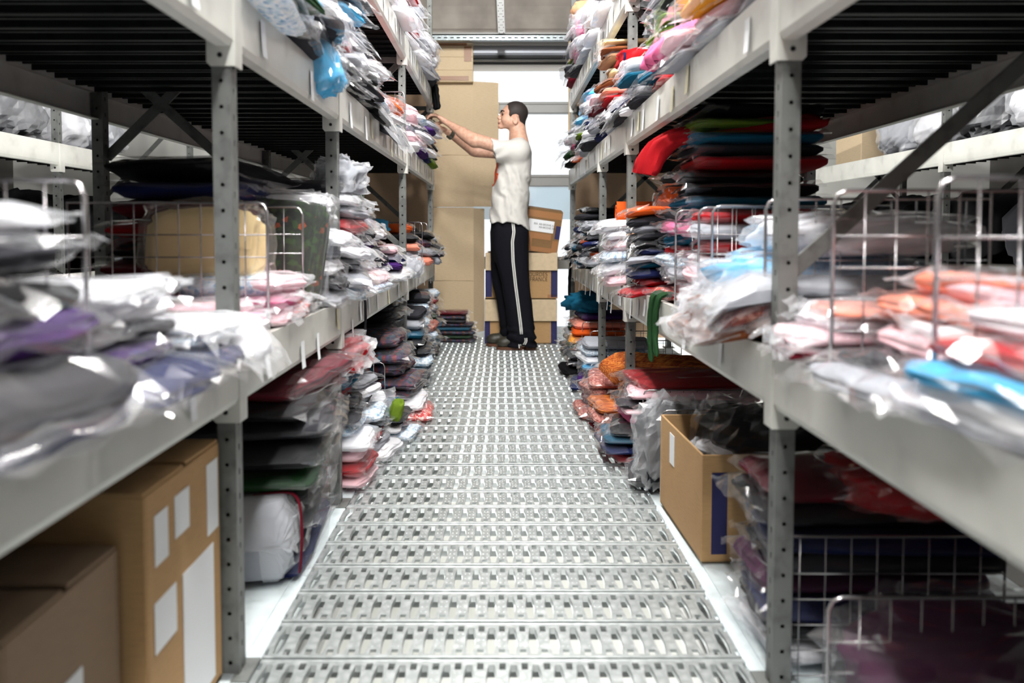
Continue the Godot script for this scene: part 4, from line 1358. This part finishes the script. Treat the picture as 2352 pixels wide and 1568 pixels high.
	bundle("clothes_bundle", "teal scarves heaped on a pile at the far end of right floor shelf", "bundle", Vector3(0.56, 0.335, -4.80), Vector3(0.28, 0.12, 0.28), "T", "", 63, {"amp": 0.25})
	bundle("clothes_bundle", "large plum purple garment in plastic on the right floor shelf, nearest the camera", "bundle", Vector3(0.82, 0.012, -1.10), Vector3(0.56, 0.24, 0.34), "y", "clear", 64)
	bundle("clothes_bundle", "dull red garment in the dark behind the wire dividers, right floor shelf", "bundle", Vector3(0.86, 0.30, -1.46), Vector3(0.4, 0.1, 0.26), "R", "clear", 65)
	# the next aisles' goods, seen between the shelves; dark lower bundles added to deepen the gloom
	for s in [-1, 1]:
		for lv in [2, 3]:
			var n = 0
			for k in ([[2.5, "W"], [2.9, "G"], [3.3, "W"], [3.7, "D"], [4.1, "W"], [4.5, "G"]] if lv == 2 else [[2.6, "K"], [3.2, "D"], [3.8, "K"], [4.4, "K"], [5.0, "K"]]):
				n += 1
				bundle("clothes_bundle", "%s clothes bundle across the %s aisle, %s shelf, %s from near end" % [WORD[k[1]], "left" if s < 0 else "right", "upper" if lv == 2 else "added_lower", ORD[n]], "bundle", Vector3(s * 2.50, LEVEL[lv] + 0.003, -k[0]), Vector3(0.36, 0.26, 0.36) if lv == 2 else Vector3(0.44, 0.42, 0.56), k[1], "milky" if lv == 2 else "", 70 + n, {"group": "bundles across the next aisle"})
	var bx = carton("plain tan box seen between the shelves of the right rack, across the next aisle", Vector3(2.5, 1.305, -5.0), Vector3(0.36, 0.3, 0.3), M.card, 6.0, {"flaps": [["front", 0.0, 0.15], ["back", 0.0, 0.15]]})


# ---------------------------------------------------------------- the person
func nets(f: Callable, lo: Vector3, hi: Vector3, c: float, b: Mb) -> void:
	# surface nets: one vertex in each cell that the surface crosses, one quad round each crossed edge
	var n := Vector3i(((hi - lo) / c).ceil()) + Vector3i.ONE
	var val := PackedFloat32Array()
	val.resize(n.x * n.y * n.z)
	val.fill(9.0)
	var sy := n.x
	var sz := n.x * n.y
	const B := 6
	var blocks := []
	for bz in range(0, n.z - 1, B):
		for by in range(0, n.y - 1, B):
			for bx in range(0, n.x - 1, B):
				var mid := lo + (Vector3(bx, by, bz) + Vector3.ONE * (B / 2.0)) * c
				if absf(f.call(mid)) > c * B * 1.25: continue
				blocks.append(Vector3i(bx, by, bz))
				for k in range(bz, mini(bz + B + 1, n.z)):
					for j in range(by, mini(by + B + 1, n.y)):
						for i in range(bx, mini(bx + B + 1, n.x)):
							var at := i + j * sy + k * sz
							if val[at] == 9.0: val[at] = f.call(lo + Vector3(i, j, k) * c)
	var vert := {}
	var off := [0, 1, sy, sy + 1, sz, sz + 1, sz + sy, sz + sy + 1]
	var edges := [[0, 1], [2, 3], [4, 5], [6, 7], [0, 2], [1, 3], [4, 6], [5, 7], [0, 4], [1, 5], [2, 6], [3, 7]]
	for q in blocks:
		for k in range(q.z, mini(q.z + B, n.z - 1)):
			for j in range(q.y, mini(q.y + B, n.y - 1)):
				for i in range(q.x, mini(q.x + B, n.x - 1)):
					var at: int = i + j * sy + k * sz
					var neg := 0
					for o in off:
						if val[at + o] < 0.0: neg += 1
					if neg == 0 or neg == 8: continue
					var sum := Vector3.ZERO
					var cnt := 0
					for e in edges:
						var a: float = val[at + off[e[0]]]
						var d: float = val[at + off[e[1]]]
						if (a < 0.0) == (d < 0.0): continue
						var t := a / (a - d)
						var p := Vector3(e[0] & 1, (e[0] >> 1) & 1, e[0] >> 2)
						var r := Vector3(e[1] & 1, (e[1] >> 1) & 1, e[1] >> 2)
						sum += p.lerp(r, t)
						cnt += 1
					vert[at] = lo + (Vector3(i, j, k) + sum / cnt) * c
	var step := [1, sy, sz]
	for at in vert:
		for ax in 3:
			var s: int = step[ax]
			if (val[at] < 0.0) == (val[at + s] < 0.0): continue
			var u: int = step[(ax + 1) % 3]
			var w: int = step[(ax + 2) % 3]
			if not (vert.has(at - u) and vert.has(at - w) and vert.has(at - u - w)): continue
			if val[at] < 0.0: b.quad(vert[at - u - w], vert[at - w], vert[at], vert[at - u])
			else: b.quad(vert[at - u - w], vert[at - u], vert[at], vert[at - w])


func cap(p: Vector3, a: Vector3, b: Vector3, ra: float, rb: float) -> float:
	var d := b - a
	var t := clampf((p - a).dot(d) / d.length_squared(), 0.0, 1.0)
	return p.distance_to(a + d * t) - lerpf(ra, rb, t)


func ell(p: Vector3, c: Vector3, r: Vector3) -> float:
	var q := p - c
	var k0 := (q / r).length()
	var k1 := (q / (r * r)).length()
	return k0 * (k0 - 1.0) / maxf(k1, 0.0001)


func blend(a: float, b: float, k: float) -> float:
	var h := maxf(k - absf(a - b), 0.0) / k
	return minf(a, b) - h * h * k * 0.25


func column(p: Vector3, rows: Array) -> float:       # an upright form of elliptic sections [y, x front, x back, z middle, half width]
	var i := 0
	while i < rows.size() - 2 and p.y < rows[i + 1][0]: i += 1
	var a: Array = rows[i]
	var b: Array = rows[i + 1]
	var t := clampf((a[0] - p.y) / (a[0] - b[0]), 0.0, 1.0)
	t = t * t * (3.0 - 2.0 * t) * 0.4 + t * 0.6
	var rx := (lerpf(a[2], b[2], t) - lerpf(a[1], b[1], t)) / 2.0
	var cx := (lerpf(a[2], b[2], t) + lerpf(a[1], b[1], t)) / 2.0
	var rz := lerpf(a[4], b[4], t)
	var q := Vector2((p.x - cx) / rx, (p.z - lerpf(a[3], b[3], t)) / rz)
	var e := pow(pow(absf(q.x), 2.4) + pow(absf(q.y), 2.4), 1.0 / 2.4)
	var side := (e - 1.0) * minf(rx, rz)
	return maxf(side, maxf(p.y - rows[0][0], rows[-1][0] - p.y))


func head_sdf(p: Vector3) -> float:
	var d := ell(p, Vector3(0.1024, 1.7104, -5.4000), Vector3(0.0865, 0.0815, 0.073))
	var q := Vector3(p.x, p.y, -5.40 + absf(p.z + 5.40))          # both halves of the face alike
	d = blend(d, ell(q, Vector3(0.0473, 1.6775, -5.4000), Vector3(0.053, 0.074, 0.058)), 0.03)
	d = blend(d, cap(q, Vector3(0.0000, 1.6118, -5.4000), Vector3(0.0813, 1.6302, -5.3540), 0.017, 0.018), 0.03)
	d = blend(d, ell(q, Vector3(-0.0047, 1.6134, -5.4000), Vector3(0.022, 0.020, 0.022)), 0.014)
	d = blend(d, ell(q, Vector3(0.0376, 1.6534, -5.3640), Vector3(0.035, 0.030, 0.024)), 0.02)
	d = blend(d, cap(q, Vector3(0.0079, 1.7213, -5.4000), Vector3(0.0172, 1.7130, -5.3680), 0.0095, 0.008), 0.014)
	d = -blend(-d, ell(q, Vector3(-0.0031, 1.6942, -5.3670), Vector3(0.015, 0.010, 0.015)), 0.012)
	d = blend(d, cap(q, Vector3(0.0016, 1.7088, -5.4000), Vector3(-0.0246, 1.6760, -5.4000), 0.0065, 0.0085), 0.009)
	d = blend(d, ell(q, Vector3(-0.0142, 1.6688, -5.3900), Vector3(0.011, 0.008, 0.008)), 0.006)
	d = blend(d, cap(q, Vector3(-0.0107, 1.6635, -5.4000), Vector3(-0.0145, 1.6462, -5.4000), 0.0095, 0.0095), 0.006)
	d = blend(d, cap(q, Vector3(-0.0158, 1.6437, -5.4000), Vector3(-0.0031, 1.6383, -5.3780), 0.0095, 0.007), 0.008)
	d = blend(d, cap(q, Vector3(-0.0145, 1.6306, -5.4000), Vector3(-0.0031, 1.6290, -5.3800), 0.0090, 0.007), 0.008)
	d = blend(d, cap(p, Vector3(0.1072, 1.6337, -5.4000), Vector3(0.1042, 1.4896, -5.4000), 0.050, 0.054), 0.03)
	d = blend(d, cap(q, Vector3(0.1230, 1.6149, -5.4000), Vector3(0.1408, 1.4681, -5.3500), 0.045, 0.06), 0.03)
	var ear := ell(q, Vector3(0.0989, 1.6478, -5.3265), Vector3(0.0205, 0.031, 0.009))
	ear = maxf(ear, -ell(q, Vector3(0.0947, 1.6494, -5.3170), Vector3(0.012, 0.020, 0.008)))
	d = blend(d, ear, 0.006)
	return d


func in_poly(p: Vector2, poly: PackedVector2Array) -> float:      # signed distance to a polygon
	var d := 9.0
	for i in poly.size():
		var c := Geometry2D.get_closest_point_to_segment(p, poly[i], poly[(i + 1) % poly.size()])
		d = minf(d, p.distance_to(c))
	return -d if Geometry2D.is_point_in_polygon(p, poly) else d


var hairline := PackedVector2Array([Vector2(0.0220, 1.7713), Vector2(0.0457, 1.7619), Vector2(0.0473, 1.7338), Vector2(0.0551, 1.7151), Vector2(0.0520, 1.6901), Vector2(0.0567, 1.6775), Vector2(0.0662, 1.6728), Vector2(0.0788, 1.6885), Vector2(0.1009, 1.6916), Vector2(0.1198, 1.6869), Vector2(0.1261, 1.6588), Vector2(0.1246, 1.6337), Vector2(0.1340, 1.6087), Vector2(0.1451, 1.5805), Vector2(0.1641, 1.5742), Vector2(0.2018, 1.6149), Vector2(0.2458, 1.7088), Vector2(0.1984, 1.8181), Vector2(0.0881, 1.8337), Vector2(0.0189, 1.8088)])


func hair_sdf(p: Vector3) -> float:
	var d := ell(p, Vector3(0.1024, 1.7104, -5.4000), Vector3(0.0905, 0.0855, 0.0765))
	d = blend(d, ell(p, Vector3(0.0630, 1.6994, -5.4000), Vector3(0.056, 0.06, 0.0655)), 0.02)
	var q := Vector3(p.x, p.y, -5.40 + absf(p.z + 5.40))
	d = blend(d, cap(q, Vector3(0.1230, 1.6212, -5.4000), Vector3(0.1322, 1.5507, -5.3880), 0.048, 0.05), 0.035)
	return maxf(d, in_poly(Vector2(p.x, p.y), hairline))


func arms_sdf(p: Vector3) -> float:
	var d := cap(p, Vector3(0.1045, 1.4143, -5.2550), Vector3(-0.1800, 1.4955, -5.2200), 0.050, 0.046)
	d = blend(d, cap(p, Vector3(-0.1953, 1.4834, -5.2200), Vector3(-0.2827, 1.5524, -5.2600), 0.040, 0.038), 0.03)
	d = blend(d, cap(p, Vector3(-0.2264, 1.5156, -5.2350), Vector3(-0.3786, 1.6229, -5.3150), 0.043, 0.0235), 0.02)
	var e := cap(p, Vector3(0.1103, 1.4358, -5.5450), Vector3(-0.1864, 1.4536, -5.5900), 0.050, 0.043)
	e = blend(e, cap(p, Vector3(-0.2187, 1.4655, -5.5800), Vector3(-0.3828, 1.5728, -5.4600), 0.042, 0.026), 0.03)
	return minf(d, e)


func torso_sdf(p: Vector3) -> float:
	var d := cap(p, Vector3(0.0997, 1.4126, -5.3250), Vector3(0.0626, 0.9525, -5.3300), 0.078, 0.070)
	d = blend(d, cap(p, Vector3(0.1025, 1.4284, -5.4750), Vector3(0.0642, 0.9552, -5.4700), 0.078, 0.070), 0.08)
	d = blend(d, cap(p, Vector3(0.1174, 1.4232, -5.2800), Vector3(0.1227, 1.4492, -5.5200), 0.04, 0.04), 0.05)
	d = blend(d, cap(p, Vector3(0.1105, 1.5366, -5.4000), Vector3(0.1074, 1.4582, -5.4000), 0.053, 0.07), 0.04)
	d = blend(d, arms_sdf(p), 0.04)
	d = blend(d, cap(p, Vector3(0.0626, 0.8587, -5.3300), Vector3(0.1002, 0.5145, -5.3150), 0.065, 0.050), 0.05)
	d = blend(d, cap(p, Vector3(0.1002, 0.5145, -5.3150), Vector3(0.1509, 0.0578, -5.3150), 0.052, 0.04), 0.02)
	d = blend(d, cap(p, Vector3(0.0514, 0.8589, -5.4700), Vector3(0.0259, 0.5038, -5.4850), 0.065, 0.050), 0.05)
	d = blend(d, cap(p, Vector3(0.0259, 0.5038, -5.4850), Vector3(0.0649, 0.0325, -5.4850), 0.052, 0.04), 0.02)
	return d


var fingers := []


func hand_sdf(p: Vector3) -> float:
	var d := 9.0
	for g in fingers:
		d = blend(d, cap(p, g[0], g[1], g[2], g[3]), g[4])
	return d


func shirt_sdf(p: Vector3) -> float:
	var rows := [[1.5147, 0.0635, 0.1618, -5.4, 0.10], [1.4707, 0.0349, 0.1936, -5.4, 0.155], [1.4205, -0.0190, 0.2174, -5.4, 0.18], [1.3451, -0.0349, 0.2190, -5.4, 0.178], [1.2632, -0.0476, 0.2126, -5.4, 0.172], [1.1687, -0.0635, 0.2031, -5.4, 0.17], [1.0929, -0.0730, 0.1968, -5.4, 0.17], [0.9855, -0.0857, 0.1936, -5.4, 0.175], [0.8271, -0.0984, 0.2063, -5.4, 0.18]]
	var d := column(p, rows)
	d = blend(d, cap(p, Vector3(0.1357, 1.4441, -5.2750), Vector3(0.1422, 1.4723, -5.5250), 0.056, 0.056), 0.05)
	var q := Vector3(p.x, p.y, -5.40 + absf(p.z + 5.40))
	var sleeve := cap(q, Vector3(0.1077, 1.4149, -5.2600), Vector3(-0.0976, 1.4222, -5.2150), 0.078, 0.083)
	var inner := cap(q, Vector3(-0.0793, 1.4195, -5.2180), Vector3(-0.1891, 1.4343, -5.2150), 0.062, 0.070)
	sleeve = maxf(sleeve, -inner)
	var cut := Vector2(p.x, p.y) - Vector2(-0.0773, 1.5115)
	sleeve = maxf(sleeve, -cut.dot(Vector2(0.971, 0.239)))
	d = blend(d, sleeve, 0.03)
	d = maxf(d, -ell(p, Vector3(0.0915, 1.5397, -5.4000), Vector3(0.056, 0.022, 0.060)))       # neck opening
	var hem := 0.9158 - maxf(0.0, p.x - 0.0984) * 0.5
	d = maxf(d, hem - p.y)
	# folds that run from the armpit to the back of the hem
	var w := (p.x - 0.0254) * 0.93 + (p.y - 1.3576) * 0.36
	var low := smoothstep(1.3954, 1.2695, p.y) if false else clampf((1.3796 - p.y) / 0.15, 0.0, 1.0)
	d += 0.0055 * sin(w * 85.0 + nz.get_noise_3d(p.x * 5.0, p.y * 5.0, p.z * 4.0) * 3.5) * low
	d += 0.005 * sin((p.x * 0.6 - p.y) * 75.0 + 1.0 + nz.get_noise_3d(p.x * 4.0, p.y * 4.0, p.z) * 3.0) * clampf((p.y - 1.3167) / 0.06, 0.0, 1.0) * clampf((0.0730 - p.x) / 0.1, 0.0, 1.0)
	return d


func trousers_sdf(p: Vector3) -> float:
	var hip := [[0.9380, -0.0762, 0.1904, -5.4, 0.150], [0.8271, -0.0793, 0.1904, -5.4, 0.165], [0.6365, -0.0508, 0.1872, -5.4, 0.14]]
	var near := [[0.8588, -0.0381, 0.1872, -5.32, 0.085], [0.7478, -0.0524, 0.1888, -5.315, 0.09], [0.6047, -0.0317, 0.1952, -5.315, 0.088], [0.4613, 0.0016, 0.2047, -5.315, 0.085], [0.3016, 0.0286, 0.2237, -5.315, 0.085], [0.1414, 0.0413, 0.2380, -5.315, 0.085], [0.0275, 0.0444, 0.2475, -5.315, 0.074]]
	var far := [[0.8588, -0.0825, 0.1523, -5.48, 0.085], [0.7478, -0.0825, 0.1428, -5.485, 0.09], [0.6206, -0.0809, 0.1269, -5.485, 0.085], [0.4772, -0.0714, 0.1142, -5.485, 0.08], [0.3175, -0.0317, 0.1206, -5.485, 0.08], [0.1575, -0.0111, 0.1301, -5.485, 0.08], [0.0419, 0.0000, 0.1396, -5.485, 0.072]]
	var d := blend(column(p, hip), column(p, near), 0.03)
	d = blend(d, column(p, far), 0.03)
	var low := clampf((0.2055 - p.y) / 0.12, 0.0, 1.0)
	d += 0.009 * sin(p.y * 95.0 + p.x * 30.0 + nz.get_noise_3d(p.x * 6.0, p.y * 6.0, p.z * 6.0) * 4.0) * low
	d += 0.004 * nz.get_noise_3d(p.x * 14.0, p.y * 3.0, p.z * 10.0)
	return d


func shoe_sdf(p: Vector3, zc: float, toe: float) -> float:
	var a := Vector3(toe + 0.037, 0.055, zc)
	var d := ell(p, a + Vector3(0.01, -0.004, 0), Vector3(0.048, 0.040, 0.043))
	d = blend(d, cap(p, a + Vector3(0.04, 0.0, 0), a + Vector3(0.12, 0.02, 0), 0.038, 0.044), 0.03)
	d = blend(d, cap(p, a + Vector3(0.12, 0.02, 0), a + Vector3(0.20, 0.01, 0), 0.044, 0.040), 0.03)
	return maxf(d, 0.024 - p.y)


func finger(path: Array, r0: float, r1: float, k := 0.006) -> void:
	for i in path.size() - 1:
		var n := path.size() - 1.0
		fingers.append([path[i], path[i + 1], lerpf(r0, r1, i / n), lerpf(r0, r1, (i + 1) / n), k])


func side_z(f: Callable, x: float, y: float) -> float:      # where a body's near side stands, at a height and a place along its depth
	var z := -5.05
	for i in 60:
		var d: float = f.call(Vector3(x, y, z))
		if d < 0.0008: break
		z -= maxf(d * 0.6, 0.0008)
	return z


func person() -> void:
	var t := thing("person", "short-haired man in white T-shirt and black track trousers reaching into the left upper shelf", "person", Vector3(0.0889, 0.8493, -5.4000) * Vector3(1, 0, 1))
	var inv := -t.position
	var body := Mb.new()
	nets(torso_sdf, Vector3(-0.42, 0.02, -5.70), Vector3(0.30, 1.68, -5.10), 0.010, body)
	nets(head_sdf, Vector3(-0.06, 1.45, -5.52), Vector3(0.22, 1.84, -5.28), 0.0042, body)
	# near hand: over the packet, fingers bent down on it
	fingers = []
	finger([Vector3(-0.3691, 1.6163, -5.3120), Vector3(-0.4236, 1.6506, -5.3350)], 0.023, 0.020, 0.02)
	for i in 4:
		var z := 0.030 + 0.019 * i
		var lenk: float = [0.86, 0.97, 1.0, 0.92][i]
		finger([Vector3(-0.4127, 1.6489, -5.3550) + Vector3(0, 0, 0.012 * i), Vector3(-0.4697, 1.6838, -5.4000) + Vector3(0, 0.002 * (1.5 - absf(i - 1.5)), z - 0.008)], 0.013, 0.0105, 0.014)
		var k := Vector3(-0.4697, 1.6838, -5.4000) + Vector3(0, 0.002 * (1.5 - absf(i - 1.5)), z - 0.008)
		finger([k, k + Vector3(-0.036 * lenk, -0.002 + 0.002 * (i % 2), -0.002), k + Vector3(-0.056 * lenk, -0.012, -0.003), k + Vector3(-0.066 * lenk, -0.026, -0.003)], 0.0100, 0.0072)
	finger([Vector3(-0.4190, 1.6427, -5.3550), Vector3(-0.4588, 1.6327, -5.3820), Vector3(-0.4910, 1.6354, -5.3900)], 0.0125, 0.0085, 0.01)
	nets(hand_sdf, Vector3(-0.3546, 1.5926, -5.4200) * Vector3(0, 1, 1) + Vector3(-0.58, 0, 0), Vector3(-0.3438, 1.7018, -5.2600) * Vector3(0, 1, 1) + Vector3(-0.34, 0, 0), 0.0028, body)
	# far hand: palm up under the packet
	fingers = []
	finger([Vector3(-0.3738, 1.5675, -5.4680), Vector3(-0.4294, 1.5961, -5.4450)], 0.0235, 0.020, 0.02)
	for i in 4:
		var z := -0.055 + 0.019 * i
		var lenk: float = [0.88, 1.0, 0.97, 0.85][i]
		var k := Vector3(-0.4699, 1.6134, -5.4000) + Vector3(0, 0, z)
		finger([Vector3(-0.4180, 1.5968, -5.4620) + Vector3(0, 0, 0.012 * i), k], 0.0135, 0.0105, 0.014)
		finger([k, k + Vector3(-0.032 * lenk, 0.008, 0.001), k + Vector3(-0.052 * lenk, 0.016, 0.001), k + Vector3(-0.062 * lenk, 0.025, 0.001)], 0.0098, 0.0070)
	finger([Vector3(-0.4239, 1.5982, -5.4150), Vector3(-0.4531, 1.6132, -5.3880), Vector3(-0.4776, 1.6184, -5.3800)], 0.0125, 0.0085, 0.01)
	nets(hand_sdf, Vector3(-0.3626, 1.5448, -5.5400) * Vector3(0, 1, 1) + Vector3(-0.58, 0, 0), Vector3(-0.3498, 1.6699, -5.3500) * Vector3(0, 1, 1) + Vector3(-0.34, 0, 0), 0.0028, body)
	body.move(Transform3D(Basis.IDENTITY, inv))
	part("body", body.done(true), M.skin, t)
	for g in [["hair", hair_sdf, Vector3(-0.06, 1.45, -5.52), Vector3(0.24, 1.86, -5.28), 0.005, M.hair], ["t_shirt", shirt_sdf, Vector3(-0.20, 0.82, -5.72), Vector3(0.27, 1.56, -5.08), 0.007, M.shirt], ["trousers", trousers_sdf, Vector3(-0.14, 0.0, -5.64), Vector3(0.30, 0.98, -5.16), 0.009, M.trousers]]:
		var b := Mb.new()
		nets(g[1], g[2], g[3], g[4], b)
		b.move(Transform3D(Basis.IDENTITY, inv))
		part(g[0], b.done(true), g[5], t)
	# boots
	for s in [[-5.32, -0.0381, "near"], [-5.485, -0.1127, "far"]]:
		var b := Mb.new()
		var toe: float = s[1] * (-s[0]) / 5.40
		nets(func(p): return shoe_sdf(p, s[0], toe), Vector3(toe - 0.03, 0.0, s[0] - 0.08), Vector3(toe + 0.32, 0.16, s[0] + 0.08), 0.006, b)
		b.move(Transform3D(Basis.IDENTITY, inv))
		var o := part("boot", b.done(true), M.boot, t)
		var so := Mb.new()
		for h in [[0.0, 0.205, 0.004, 0.024], [0.205, 0.285, 0.0015, 0.024]]:
			var pl := PackedVector2Array()
			for i in 24:
				var a := TAU * i / 24
				var cx: float = (h[0] + h[1]) / 2.0
				var w := 0.046 if h[0] == 0.0 else 0.038
				pl.append(Vector2(toe + cx + (h[1] - h[0]) / 2.0 * signf(cos(a)) * pow(absf(cos(a)), 0.6), -s[0] + w * signf(sin(a)) * pow(absf(sin(a)), 0.8)))
			var pm := Mb.new()
			pm.prism(pl, h[2], h[3])
			pm.move(Transform3D(Basis(Vector3.RIGHT, -PI / 2.0), Vector3.ZERO))
			so.v.append_array(pm.v)
		so.move(Transform3D(Basis.IDENTITY, inv))
		part("sole", so.done(), M.sole, o)
	# stripes down the near trouser leg, lying on the cloth
	var runs := [[Vector3(0.0795, 0.9272, -5.3100), Vector3(0.0874, 0.8524, -5.3100), Vector3(0.0765, 0.7807, -5.3100), Vector3(0.0813, 0.6401, -5.3100), Vector3(0.1002, 0.4678, -5.3100), Vector3(0.1207, 0.3107, -5.3100), Vector3(0.1365, 0.1848, -5.3100), Vector3(0.1413, 0.1248, -5.3100)], [Vector3(0.1727, 0.0964, -5.3100), Vector3(0.1743, 0.0743, -5.3100), Vector3(0.1602, 0.0491, -5.3100)], [Vector3(0.1304, 0.0507, -5.3100), Vector3(0.1335, 0.0238, -5.3100)]]
	for r in runs:
		var c := Curve3D.new()
		for p in r: c.add_point(p)
		var n := 3 + int(c.get_baked_length() / 0.014)
		for w in [[-0.0105, -0.004, M.stripe], [-0.004, 0.004, M.stripe_mid], [0.004, 0.0105, M.stripe]]:
			var rows := []
			for i in n + 1:
				var p := c.sample_baked(c.get_baked_length() * i / n)
				var row := PackedVector3Array()
				for x in [w[0], w[1]]:
					row.append(Vector3(p.x + x, p.y, side_z(trousers_sdf, p.x + x, p.y) + 0.0022))
				for x in [w[1], w[0]]:
					row.append(Vector3(p.x + x, p.y, row[0].z - 0.004))
				rows.append(row)
			rows.reverse()
			var b := Mb.new()
			b.grid(rows, true)
			b.move(Transform3D(Basis.IDENTITY, inv))
			part("stripe", b.done(), w[2], t)
	# the orange print on the chest, lying on the shirt
	var pr := []
	for i in 19:
		var y := lerpf(1.1813, 1.3451, i / 18.0)
		var row := PackedVector3Array()
		var edge := 0.10 if i > 9 or i < 2 else 0.128
		if i < 5: edge = lerpf(0.05, 0.128, i / 5.0)
		for k in 9:
			var z := -5.40 + lerpf(-0.09, edge, k / 8.0)
			var x := -0.25
			for m in 40:
				var d := shirt_sdf(Vector3(x, y, z))
				if d < 0.0008: break
				x += maxf(d * 0.6, 0.0008)
			row.append(Vector3(x - 0.0016, y, z))
		pr.append(row)
	var pb := Mb.new()
	pb.grid(pr)
	pb.move(Transform3D(Basis.IDENTITY, inv))
	part("chest_print", pb.done(true), M.print, t)
	# eyes, brows, lips
	for s in [-1, 1]:
		var e := Mb.new()
		nets(func(p): return p.distance_to(Vector3(0.0101, 1.6994, -5.4000) + Vector3(0, 0, 0.031 * s)) - 0.0115, Vector3(-0.0064, 1.6852, -5.4500), Vector3(0.0312, 1.7163, -5.3500), 0.003, e)
		e.move(Transform3D(Basis.IDENTITY, inv))
		part("eye", e.done(true), M.dark if false else plain(Color(0.30, 0.22, 0.18), 0.3), t)
		var bm := Mb.new()
		bm.tube([Vector3(-0.0047, 1.7166, -5.4000) + Vector3(0, 0, 0.014 * s), Vector3(-0.0016, 1.7235, -5.4000) + Vector3(0, 0, 0.026 * s), Vector3(0.0095, 1.7213, -5.4000) + Vector3(0, 0, 0.040 * s), Vector3(0.0221, 1.7135, -5.4000) + Vector3(0, 0, 0.047 * s)], 0.0045, 6)
		bm.move(Transform3D(Basis.IDENTITY, inv))
		part("eyebrow", bm.done(true), M.hair, t)
	var lip := Mb.new()
	lip.tube([Vector3(-0.0095, 1.6393, -5.4210), Vector3(-0.0202, 1.6408, -5.4100), Vector3(-0.0233, 1.6400, -5.4000), Vector3(-0.0201, 1.6379, -5.3900), Vector3(-0.0094, 1.6332, -5.3790)], 0.0042, 6)
	lip.tube([Vector3(-0.0095, 1.6385, -5.4200), Vector3(-0.0190, 1.6327, -5.4100), Vector3(-0.0214, 1.6306, -5.4000), Vector3(-0.0189, 1.6298, -5.3900), Vector3(-0.0094, 1.6327, -5.3800)], 0.0042, 6)
	lip.move(Transform3D(Basis.IDENTITY, inv))
	part("lips", lip.done(true), plain(Color(0.50, 0.31, 0.27), 0.6), t)
	# watch on the far wrist
	var a := Vector3(-0.3800, 1.5671, -5.4650)
	var dir := (Vector3(-0.2187, 1.4655, -5.5800) - Vector3(-0.3828, 1.5728, -5.4600)).normalized()
	var wm := Mb.new()
	var u := dir.cross(Vector3.UP).normalized()
	var v := u.cross(dir)
	var rows2 := []
	for k in [[-0.015, 0.0285], [-0.015, 0.0325], [0.015, 0.0345], [0.015, 0.0305]]:
		var row := PackedVector3Array()
		for i in 20:
			var q := TAU * i / 20
			row.append(a + dir * (k[0] + 0.008) + (u * cos(q) + v * sin(q)) * k[1])
		rows2.append(row)
	wm.grid(rows2, true)
	wm.move(Transform3D(Basis.IDENTITY, inv))
	part("wristwatch", wm.done(), plain(Color(0.34, 0.34, 0.30), 0.35, 0.5), t)
	packet("green patterned garment packet held in the man's hands", "", "F", "clear", Vector3(-0.4730, 1.6243, -5.4000), -1, 0.125, 0.034, 0.13, 977, 0.0, 0.0, 0.0)
